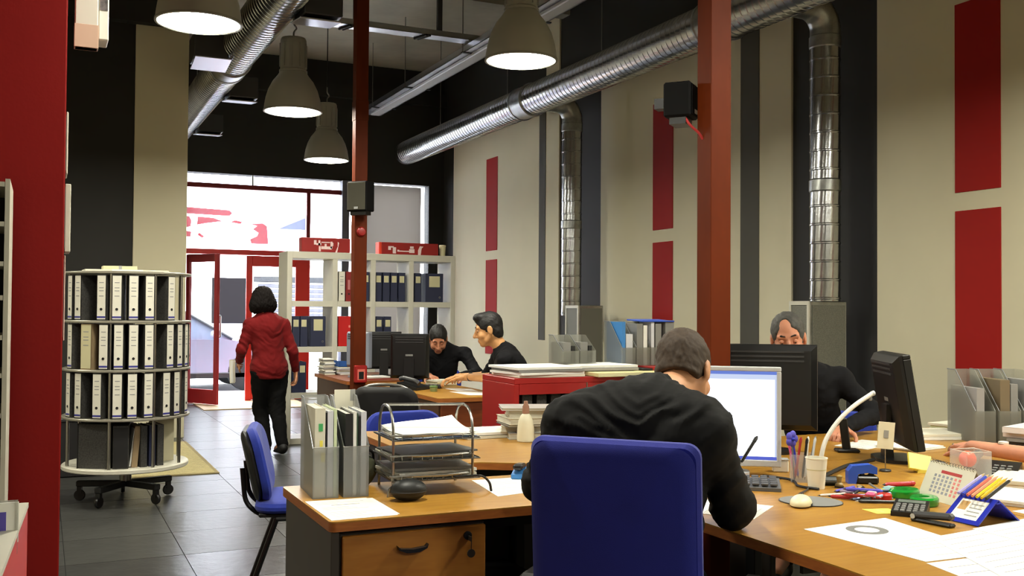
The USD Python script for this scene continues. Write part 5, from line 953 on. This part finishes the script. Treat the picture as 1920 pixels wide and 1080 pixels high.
# ------------------------------------------------------------------ people: smooth distance fields, meshed by surface nets
class Field:
    def __init__(s, lo, hi, h):
        s.lo, s.h = np.asarray(lo, float), h; s.n = np.ceil((np.asarray(hi, float) - s.lo) / h).astype(int) + 1; s.f = np.full(s.n, 1.0, np.float32)
    def block(s, lo, hi):
        a = np.clip(np.floor((lo - s.lo) / s.h).astype(int), 0, s.n); b = np.clip(np.ceil((hi - s.lo) / s.h).astype(int) + 1, 0, s.n)
        sl = tuple(slice(i, j) for i, j in zip(a, b)); ax = [s.lo[k] + s.h * np.arange(a[k], b[k]) for k in range(3)]
        return sl, np.stack(np.meshgrid(*ax, indexing='ij'), -1).astype(np.float32)
    def mix(s, sl, d, k, cut=False):
        g = s.f[sl]
        if cut: d = -d; hh = np.maximum(k - np.abs(g - d), 0) / k; s.f[sl] = np.maximum(g, d) + hh * hh * k / 4
        else: hh = np.maximum(k - np.abs(g - d), 0) / k; s.f[sl] = np.minimum(g, d) - hh * hh * k / 4
    def cap(s, a, b, ra, rb=None, k=.02, cut=False):
        rb = ra if rb is None else rb; a, b = np.asarray(a, float), np.asarray(b, float); m = max(ra, rb) + k + 2 * s.h
        sl, P = s.block(np.minimum(a, b) - m, np.maximum(a, b) + m)
        if P.size == 0: return s
        d = b - a; t = np.clip(((P - a) @ d) / max(d @ d, 1e-9), 0, 1); s.mix(sl, np.linalg.norm(P - a - t[..., None] * d, axis=-1) - (ra + (rb - ra) * t), k, cut); return s
    def ell(s, c, r, R=None, k=.02, cut=False):
        c, r = np.asarray(c, float), np.asarray(r, float); m = r.max() + k + 2 * s.h; sl, P = s.block(c - m, c + m)
        if P.size == 0: return s
        q = P - c
        if R is not None: q = q @ R
        k0 = np.linalg.norm(q / r, axis=-1); k1 = np.linalg.norm(q / r ** 2, axis=-1); s.mix(sl, np.where(k1 > 1e-9, k0 * (k0 - 1) / np.maximum(k1, 1e-9), -r.min()), k, cut); return s
    def plane(s, p, n):
        """Keeps the side that n points away from."""
        ax = [s.lo[k] + s.h * np.arange(s.n[k]) for k in range(3)]; P = np.stack(np.meshgrid(*ax, indexing='ij'), -1); s.f = np.maximum(s.f, ((P - p) @ np.asarray(n, float)).astype(np.float32)); return s
    def mesh(s):
        f = s.f; b = f < 0; n = f.shape
        idx = -np.ones(tuple(np.array(n) - 1), int); cs = sum(b[i:n[0] - 1 + i, j:n[1] - 1 + j, k:n[2] - 1 + k].astype(np.int8) for i in (0, 1) for j in (0, 1) for k in (0, 1))
        cells = np.argwhere((cs > 0) & (cs < 8)); idx[tuple(cells.T)] = np.arange(len(cells)); acc, cnt = np.zeros((len(cells), 3)), np.zeros(len(cells))
        cor = [(i, j, k) for i in (0, 1) for j in (0, 1) for k in (0, 1)]; val = [f[tuple((cells + c).T)] for c in cor]
        for i, p in enumerate(cor):
            for j, q in enumerate(cor):
                if j > i and sum(abs(u - w) for u, w in zip(p, q)) == 1:
                    x = (val[i] < 0) != (val[j] < 0); t = np.where(x, val[i] / np.where(x, val[i] - val[j], 1), 0); acc += np.where(x[:, None], np.array(p) + t[:, None] * (np.array(q) - np.array(p)), 0); cnt += x
        v = s.lo + s.h * (cells + acc / cnt[:, None]); Fc = []
        for ax in range(3):
            u, w = (ax + 1) % 3, (ax + 2) % 3; sa = [slice(None)] * 3; sb = [slice(None)] * 3; sa[ax] = slice(0, -1); sb[ax] = slice(1, None)
            e = np.argwhere(b[tuple(sa)] != b[tuple(sb)]); e = e[(e[:, u] > 0) & (e[:, w] > 0) & (e[:, u] < n[u] - 1) & (e[:, w] < n[w] - 1)]; du, dw = np.eye(3, dtype=int)[u], np.eye(3, dtype=int)[w]
            q = np.stack([idx[tuple((e - du - dw).T)], idx[tuple((e - dw).T)], idx[tuple(e.T)], idx[tuple((e - du).T)]], 1); inside = b[tuple(e.T)]; q = np.where(inside[:, None], q, q[:, ::-1]); Fc.append(q)
        q = np.vstack(Fc); return v, np.vstack([q[:, [0, 1, 2]], q[:, [0, 2, 3]]])

def frame(fwd, up=(0, 0, 1)):
    """Columns: right, forward, up."""
    f = np.asarray(fwd, float); f /= np.linalg.norm(f); r = np.cross(f, up); r /= np.linalg.norm(r); return np.column_stack([r, f, np.cross(r, f)])
def nrm(a): a = np.asarray(a, float); return a / np.linalg.norm(a)
def head_field(F, C, H, sc=1.0):
    W = lambda *p: C + H @ (np.array(p) * sc); R = lambda *r: np.array(r) * sc
    F.ell(W(0, -.012, .03), R(.073, .094, .088), H, .02).ell(W(0, .028, -.04), R(.056, .060, .074), H, .03).ell(W(0, .062, -.098), R(.026, .022, .018), H, .025)
    F.cap(W(0, .084, .012), W(0, .110, -.030), .008 * sc, .0125 * sc, .012).ell(W(.013, .096, -.036), R(.009, .011, .008), H, .008).ell(W(-.013, .096, -.036), R(.009, .011, .008), H, .008)
    F.cap(W(-.040, .074, .026), W(.040, .074, .026), .011 * sc, None, .015)
    for s in (-1, 1):
        F.ell(W(s * .040, .060, -.034), R(.022, .022, .022), H, .02).ell(W(s * .030, .099, .006), R(.015, .016, .010), H, .012, True); F.ell(W(s * .077, -.008, -.008), R(.009, .02, .032), H, .008).ell(W(s * .088, .0, -.006), R(.006, .011, .02), H, .006, True)
        F.cap(W(s * .048, .03, -.075), W(s * .058, -.005, -.05), .014 * sc, None, .02)
    F.cap(W(-.020, .083, -.064), W(.020, .083, -.064), .0075 * sc, None, .008).cap(W(-.016, .080, -.077), W(.016, .080, -.077), .0085 * sc, None, .008).cap(W(-.022, .094, -.0705), W(.022, .094, -.0705), .0022 * sc, None, .003, True)
def hand_field(F, Wp, d, n, side, curl=.5, sc=1.0, spread=.0):
    """Wrist Wp, finger direction d, back-of-hand normal n, side: +1 puts the thumb at n x d."""
    d = nrm(d); n = nrm(np.asarray(n, float) - d * (np.asarray(n, float) @ d)); s = np.cross(n, d) * side; L = lambda a, b, c: Wp + (d * a + s * b + n * c) * sc
    R = np.column_stack([d, s, n]); F.ell(L(.05, 0, 0), np.array([.056, .040, .0165]) * sc, R, .012)
    for o in (.028, .0095, -.0095, -.027): F.cap(L(.02, o * .7, 0), L(.088, o, .002), .0125 * sc, .010 * sc, .006)
    for o, ln, c in ((.029, .072, .9), (.0095, .082, 1.0), (-.0105, .076, 1.08), (-.029, .060, 1.15)):
        p = L(.088, o, .002); a = 0; segs = (.46, .31, .23)
        for k, (q, r) in enumerate(zip(segs, (.0092, .0084, .0074))):
            a += curl * c * (.7, 1.0, .7)[k]; dd = d * math.cos(a) - n * math.sin(a) + s * spread * o * 8; e = p + nrm(dd) * ln * q * sc; F.cap(p, e, r * sc, r * .92 * sc, .004); p = e
    p = L(.022, .03, -.004)
    for dd, ln, r in ((d * .62 + s * .75 - n * .25, .045, .0115), (d * .85 + s * .42 - n * .35, .034, .0098), (d * .95 + s * .15 - n * .4, .026, .0088)): e = p + nrm(dd) * ln * sc; F.cap(p, e, r * sc, r * .92 * sc, .005); p = e

SKIN = {}
def skin(nm, c): return mat('skin_' + nm, c, 0.5, var=0.08, scale=30, spec=0.4, sheen=0.05)
def person(label, base, J, skin_m, top_m, leg_m, hair_m, hair='short', sleeve=1.0, top_name='shirt', w=1.0, head_scale=1.0, face=True, h=.0058, skirt=.0, fold=.006, bulk=.008, hands=((.55, .5)), collar=.25, shoe_m=None, sock=None):
    """J: joints in world coordinates. One continuous body; clothes, hair and the face's details are its children."""
    J = {k: np.asarray(v, float) for k, v in J.items()}; base = np.asarray(base, float); t = Thing('person', label, 'person', base, 0)
    C = J['head']; H = J['hR']; pel, nek = J['pelvis'], J['neck']; up = nrm(nek - pel); rt = nrm(J['shR'] - J['shL']); fw = nrm(np.cross(up, rt)); T = np.column_stack([rt, fw, np.cross(rt, fw)])
    pts = np.array([J[k] for k in J if k not in ('hR', 'hdL', 'hdR', 'hnL', 'hnR', 'ftL', 'ftR')]); lo, hi = pts.min(0) - .2, pts.max(0) + .22; lo[2] = max(lo[2], -.02)
    L = lambda a: pel + (nek - pel) * a
    def torso(F, g, k=.05):
        F.ell(L(.70) + fw * .012, np.array([.150 * w + g, .098 + g, .20 + g]), T, k).ell(L(.38), np.array([.138 * w + g, .096 + g, .17 + g]), T, k).ell(L(.02), np.array([.160 * w + g, .112 + g, .13 + g]), T, k)
        F.ell(L(.80) - fw * .035, np.array([.12 * w + g, .07 + g, .11 + g]), T, k)
        for s in ('L', 'R'): F.cap(L(.93), J['sh' + s], .048 + g, .052 + g, k)
    def arms(F, g, part, k=.03):
        for s in ('L', 'R'):
            F.cap(J['sh' + s], J['el' + s], .050 * w + g, .040 * w + g, k)
            if part > 0: F.cap(J['el' + s], J['el' + s] + (J['wr' + s] - J['el' + s]) * part, .040 * w + g, (.040 - .013 * part) * w + g, k)
    def legs(F, g, a=1.0, k=.03):
        F.ell(pel - np.array([0, 0, .02]), np.array([(.135 if skirt else .162) * w + g, (.09 if skirt else .115) + g, .11 + g]), T, .05)
        for s in ('L', 'R'): F.cap(J['hip' + s], J['kn' + s], .078 * w + g, .054 * w + g, k).cap(J['kn' + s], J['an' + s], .054 * w + g, .036 + g, k)
    F = Field(lo, hi, h); torso(F, -.006); arms(F, 0, 1.0); legs(F, -.004); F.cap(C + H @ np.array([0, -.02, -.06]), nek, .052 * w, .058 * w, .03); head_field(F, C, H, head_scale)
    for s, sd in (('L', -1), ('R', 1)):
        if 'hd' + s in J: hand_field(F, J['wr' + s], J['hd' + s], J['hn' + s], -sd if True else sd, hands[0], .98 * w)
        F.cap(J['an' + s], J['an' + s] + nrm(J['ft' + s]) * .16 - np.array([0, 0, .03]), .036, .03, .03)
    v, f = F.mesh(); t.part('body', (v - base, f), skin_m, smooth=True)
    def cloth(F, name, m, amp=fold, sc=9.0, seed=1):
        v, f = F.mesh(); n = meshkit.arrays((v, f), True)[2]; q = (v - pel) @ T; ax = np.abs(q[:, 0]); q = np.column_stack([(ax * .8 + q[:, 2] * .6) * 4.0, q[:, 1] * 7, (q[:, 2] * .8 - ax * .6) * 17]); q += (meshkit.fbm(v * 6, 2, seed + 8)[:, None] - .5) * 2.2
        d = .62 - 2.2 * np.abs(meshkit.noise(q, seed) - .5) - 1.1 * np.abs(meshkit.noise(q * 1.9 + 7, seed + 1) - .5); fine = meshkit.fbm(v * 26, 2, seed + 5) - .5
        return t.part(name, (v + n * (d * amp * 1.15 + fine * amp * .5)[:, None] - base, f), m, smooth=True)
    G = Field(lo, hi, .008); torso(G, bulk); arms(G, bulk * .65, sleeve); G.ell(L(-.06), np.array([.150 * w + bulk, .112 + bulk, .16 + skirt]), T, .05) if skirt else None; G.plane(pel - np.array([0, 0, .095]), (0, 0, -1)) if skirt else None; G.ell(nek + up * .0, [.078 * w, .072, .05], T, .04)
    nb = C + H @ np.array([0, -.03, -.07]); G.cap(nek, nek + (nb - nek) * collar, .074 * w, .066 * w, .03)
    if bulk > .02:
        m_ = (J['shL'] + J['shR']) / 2; G.ell(m_ * .6 + nek * .4 - fw * .03 - up * .05, [.215, .095, .13], frame(fw, up), .06)
    for s in ('L', 'R'):
        if sleeve >= 1.0: G.ell(J['wr' + s] + nrm(J['wr' + s] - J['el' + s]) * .03, [.04, .04, .035], None, .006, True)
    sh = cloth(G, top_name, top_m)
    P = Field(lo, hi, .009); legs(P, .018 if skirt else .012); cloth(P, 'trousers', leg_m, fold * .8, 7.0, 3)
    for s in ('L', 'R'):
        S_ = Field(J['an' + s] - .25, J['an' + s] + .25, .007); a = J['an' + s]; d = nrm(J['ft' + s]); S_.cap(a - d * .04 - np.array([0, 0, .045]), a + d * .17 - np.array([0, 0, .055]), .038, .034, .03).cap(a + d * .0, a - np.array([0, 0, .05]), .044, .045, .02); S_.plane(np.array([0, 0, max(base[2], a[2] - .095)]), (0, 0, -1)); v, f = S_.mesh()
        if len(v): t.part('shoe', (v - base, f), shoe_m or black_mt, smooth=True)
    # hair
    W = lambda *p: C + H @ (np.array(p) * head_scale); Rr = lambda *r: np.array(r) * head_scale; K = Field(C - .24, C + .24, .005)
    if hair == 'bob':
        K.ell(W(0, -.022, .030), Rr(.100, .112, .102), H, .02).ell(W(0, -.05, -.045), Rr(.125, .085, .085), H, .05).ell(W(-.075, -.012, -.07), Rr(.05, .06, .065), H, .04).ell(W(.075, -.012, -.07), Rr(.05, .06, .065), H, .04).ell(W(0, .11, -.06), Rr(.062, .09, .115), H, .02, True)
    else:
        K.ell(W(0, -.014, .034), Rr(.0785, .099, .0925), H, .01); K.ell(W(0, -.05, -.035), Rr(.066, .05, .06), H, .03)
        K.ell(W(0, .125, -.012 if hair != 'receding' else .0), Rr(.088, .088, .085 if hair != 'receding' else .094), H, .012, True); K.ell(W(0, .03, -.115), Rr(.12, .09, .095), H, .012, True)
        for s in (-1, 1): K.ell(W(s * .088, .0, -.02), Rr(.022, .026, .042), H, .006, True)
        K.ell(W(0, -.06, -.128 + (.045 if hair == 'fade' else 0)), Rr(.09, .07, .05), H, .01, True)
        if hair == 'quiff': K.ell(W(0, .045, .098), Rr(.055, .045, .03), H, .02)
        if hair == 'receding': K.ell(W(.012, .075, .085), Rr(.028, .04, .035), H, .012, True)
    v, f = K.mesh(); n = meshkit.arrays((v, f), True)[2]; st = meshkit.fbm(((v - C) @ H) * np.array([110, 30, 40]), 3, 9) - .5; t.part('hair', (v + n * (st * (.016 if hair == 'bob' else .009))[:, None] - base, f), hair_m, smooth=True)
    if face:
        for s in (-1, 1):
            e = t.part('eye', tr(ball(.0105 * head_scale, (0, 0, 0), 2), W(s * .0305, .0742, .004) - base), mat('eye_white', (206, 198, 188), 0.25), smooth=True); t.part('iris', tr(ball(.0058 * head_scale, (0, 0, 0), 1), W(s * .0305, .0803, -.0015) - base), mat('iris_dark', (36, 24, 18), 0.15), None, e, smooth=True)
            for ax_, a1, rr_ in (((0, .62, .78), 82, .0124), ((0, .25, -.97), 66, .0120)):
                cap_ = lathe([(rr_ * head_scale * math.sin(q), rr_ * head_scale * math.cos(q)) for q in np.radians(np.linspace(0, a1, 9))] + [(rr_ * .9 * head_scale * math.sin(math.radians(a1)), rr_ * .9 * head_scale * math.cos(math.radians(a1)))], 20, R=H @ np.column_stack([[1.0, 0, 0], np.cross(nrm(ax_), [1.0, 0, 0]), nrm(ax_)]))
                t.part('eyelid', tr(cap_, W(s * .0305, .0739, .004) - base), skin_m, smooth=True)
            K = Field(C - .2, C + .2, .004); K.cap(W(s * .014, .0875, .030), W(s * .032, .083, .034), .0040, .0044, .004).cap(W(s * .032, .083, .034), W(s * .048, .070, .027), .0044, .003, .004); v, f = K.mesh(); t.part('eyebrow', (v - base, f), mat('eyebrow_dark', (38, 28, 22), 0.7), smooth=True)
        K = Field(C - .2, C + .2, .004); K.cap(W(-.017, .0865, -.065), W(.017, .0865, -.065), .0068, None, .004).cap(W(-.013, .084, -.0765), W(.013, .084, -.0765), .0076, None, .004); v, f = K.mesh(); t.part('lips', (v - base, f), mat('lip_skin', (184, 112, 92), 0.5), smooth=True)
    return t, sh

def seated(head, hfwd, hup, neck, shL, shR, elL, elR, wrL, wrR, pelvis, fwd, **kw):
    """Adds seated legs: thighs along fwd at seat height, shins down."""
    f = nrm([fwd[0], fwd[1], 0]); r = np.cross(f, [0, 0, 1.0]); p = np.asarray(pelvis, float); J = dict(head=head, hR=frame(hfwd, hup), neck=neck, shL=shL, shR=shR, elL=elL, elR=elR, wrL=wrL, wrR=wrR, pelvis=pelvis)
    for s, sg in (('L', -1), ('R', 1)):
        J['hip' + s] = p + r * sg * .085 + [0, 0, -.02]; J['kn' + s] = p + r * sg * .12 + f * .40 + [0, 0, -.03]; J['an' + s] = np.array([*(p + r * sg * .12 + f * .36)[:2], .09]); J['ft' + s] = f
    J.update(kw); return J
blk_shirt = mat('black_cotton', (15, 15, 16), 0.8, var=0.15, scale=20, spec=0.22); blk_knit = mat('black_knit', (16, 16, 20), 0.9, var=0.1, scale=40, spec=0.25); dk_trouser = mat('dark_trousers', (11, 11, 12), 0.9, spec=0.2)
# the man in black at the lit monitor, back to the camera
f0 = nrm([.53, .85, 0])
J = seated((1.755, 2.53, 1.180), (.80, .50, -.50), (.30, .35, 1.0), (1.575, 2.435, 1.105), (1.345, 2.475, 1.045), (1.635, 2.265, 1.035), (1.355, 2.68, .845), (1.79, 2.335, .805), (1.62, 2.80, .79), (1.90, 2.52, .86), (1.425, 2.285, .56), (.6, .8),
    hdL=(.8, .3, -.1), hnL=(0, 0, 1), hdR=(.3, .75, .25), hnR=(.75, -.4, .5))
person('man in a black shirt with short brown hair, seen from behind at the lit monitor', (1.425, 2.285, 0), J, skin('warm', (206, 150, 112)), blk_shirt, dk_trouser, mat('dark_brown_short_hair', (60, 44, 29), 0.75, var=0.35, scale=60, stretch=(3, 1, 1)), hair='fade', collar=.16, fold=.012, w=1.02, h=.005, bulk=.024)
pen((1.93, 2.49, .89), (.6, .0, .75), black_pl, 'black pen held upright by the man in black before the lit monitor', .09, .005)
# the man with grey hair behind the black monitor
J = seated((3.42, 4.02, 1.225), (-.60, -.75, -.22), (-.25, -.15, 1), (3.56, 4.10, 1.065), (3.76, 4.02, 1.01), (3.44, 4.28, 1.01), (3.86, 3.88, .84), (3.28, 4.14, .82), (3.56, 3.78, .79), (3.12, 3.88, .79), (3.82, 4.22, .56), (-.8, -.6), hdL=(-.8, -.5, -.1), hnL=(0, 0, 1), hdR=(-.5, -.8, -.1), hnR=(0, 0, 1))
person('man with receding grey hair and black jumper looking down behind the black monitor', (3.82, 4.22, 0), J, skin('ruddy', (200, 136, 106)), blk_knit, dk_trouser, mat('grey_hair', (78, 76, 72), 0.7, var=0.5, scale=50), hair='receding', head_scale=1.06, w=1.04)
# the man in profile at the far desk
J = seated((2.985, 6.80, 1.215), (-.80, .32, -.22), (-.12, .05, 1), (3.10, 6.76, 1.04), (3.02, 6.58, 1.0), (3.15, 6.96, 1.0), (3.03, 6.80, .855), (3.12, 7.15, .84), (2.94, 7.10, .845), (2.95, 7.32, .83), (3.32, 6.70, .56), (-.85, .5), hdL=(-.35, .75, -.05), hnL=(.1, 0, 1), hdR=(-.7, .3, -.2), hnR=(0, 0, 1))
person('man in a black top and short sleeves seen in profile, leaning on the far desk', (3.32, 6.70, 0), J, skin('tan', (214, 158, 104)), blk_knit, dk_trouser, mat('black_hair', (22, 20, 20), 0.6, var=0.2, scale=50), hair='quiff', sleeve=-0.0, head_scale=1.03)
t = Thing('wrist_watch', 'dark watch on the wrist of the man in profile', 'watch', (2.955, 7.06, .845)); t.part('strap', tr(lathe([(.028, -.01), (.031, -.01), (.031, .01), (.028, .01), (.028, -.01)], 20), (0, 0, 0), frame((-.35, .75, -.05)) @ rotx(-math.pi / 2)), black_pl); t.part('case', box((0, 0, .032), (.024, .024, .008), .003), dark_pl)
# the man bent over papers at the end of the far desk
J = seated((3.17, 8.32, 1.10), (-.28, -.80, -.62), (-.2, -.55, 1), (3.24, 8.44, 1.02), (3.44, 8.36, .96), (3.06, 8.52, .97), (3.46, 8.12, .80), (2.98, 8.28, .80), (3.24, 7.96, .79), (2.98, 8.02, .79), (3.30, 8.66, .56), (-.3, -.9), hdL=(-.8, -.3, -.1), hnL=(0, 0, 1), hdR=(.1, -.9, -.1), hnR=(0, 0, 1))
person('man in a black jacket bent over papers at the end of the far desk', (3.30, 8.66, 0), J, skin('tan2', (196, 132, 100)), blk_knit, dk_trouser, mat('black_hair', (22, 20, 20), 0.6, var=0.2, scale=50), w=1.05)
vc.copy((3.32, 8.72, 0), math.radians(160), 'blue visitor chair under the man bent over papers at the far desk')
# the woman walking away
fwd = nrm([-.10, 1, 0]); r = np.cross(fwd, [0, 0, 1.0]); B = np.array([1.93, 9.46, 0]); at = lambda a, b, c: B + r * a + fwd * b + [0, 0, c]
J = dict(head=at(-.075, .02, 1.435), hR=frame((-.12, 1, -.08)), neck=at(-.04, -.01, 1.265), shL=at(-.188, .0, 1.20), shR=at(.122, -.01, 1.20), elL=at(-.258, .02, .975), elR=at(.20, -.06, .96), wrL=at(-.225, .20, .86), wrR=at(.258, .02, .765), pelvis=at(-.005, 0, .80), hipL=at(-.085, 0, .76), hipR=at(.085, 0, .76),
    knL=at(-.05, .10, .42), knR=at(.075, .0, .42), anL=at(-.03, -.0, .10), anR=at(.085, -.14, .11), ftL=fwd, ftR=nrm(fwd - [0, 0, .25]), hdL=(0.0, .9, -.3), hnL=(-.9, 0, .2), hdR=(0.05, .15, -1), hnR=(.9, .1, 0))
person('woman with dark bob, red jumper and black trousers walking to the door', (1.93, 9.46, 0), J, skin('fair', (214, 150, 112)), mat('red_knit', (114, 12, 15), 0.85, var=0.12, scale=30, sheen=0.04, spec=0.25), dk_trouser, mat('dark_brown_hair', (22, 17, 16), 0.85, spec=0.2, var=0.3, scale=50), hair='bob', top_name='jumper', skirt=.07, head_scale=.97, fold=.008, bulk=.011, w=.97, collar=.1)
t = Thing('paper_bag', 'folded beige papers held in the hand of the woman', 'paper', at(-.275, .27, .76)); t.part('sheet', tr(curled(.05, .22, .03, 1), (0, 0, 0), rotz(.1) @ rotx(1.4)), paper2); t.part('inner_sheet', tr(curled(.045, .2, .03, 2), (.006, 0, .0), rotz(.15) @ rotx(1.4)), paper)
# the colleague beyond the right picture edge, whose hand rests on a mouse
J = seated((3.95, 2.02, 1.25), (-.5, .85, -.25), (0, 0, 1), (4.0, 1.96, 1.08), (3.82, 1.86, 1.03), (4.15, 2.08, 1.03), (3.55, 2.46, .80), (4.25, 2.35, .80), (3.595, 3.06, .79), (4.05, 2.62, .785), (4.05, 1.80, .56), (-.3, .9), hdL=(.36, .93, -.06), hnL=(-.15, .05, 1), hdR=(-.3, .9, -.1), hnR=(0, 0, 1))
person('person beyond the right edge whose bare forearm and hand rest on a mouse', (4.05, 1.80, 0), J, skin('rosy', (214, 146, 116)), blk_knit, dk_trouser, mat('brown_hair', (70, 52, 36), 0.7, var=0.35, scale=60, stretch=(3, 1, 1)), sleeve=-0.0, hands=(.35, .5), h=.004)
t = Thing('wrist_watch', 'white and black watch on the forearm at the right edge', 'watch', (3.598, 2.90, .793)); t.part('strap', tr(lathe([(.029, -.012), (.033, -.012), (.033, .012), (.029, .012), (.029, -.012)], 24), (0, 0, 0), frame((0, 1, 0)) @ rotx(-math.pi / 2)), black_pl); t.part('case', tr(lathe([(0, 0), (.02, 0), (.02, .008), (.016, .01), (0, .01)], 24), (-.01, 0, .030)), white_pl)
vc.copy((4.07, 1.78, 0), math.radians(15), 'blue visitor chair under the person beyond the right edge')
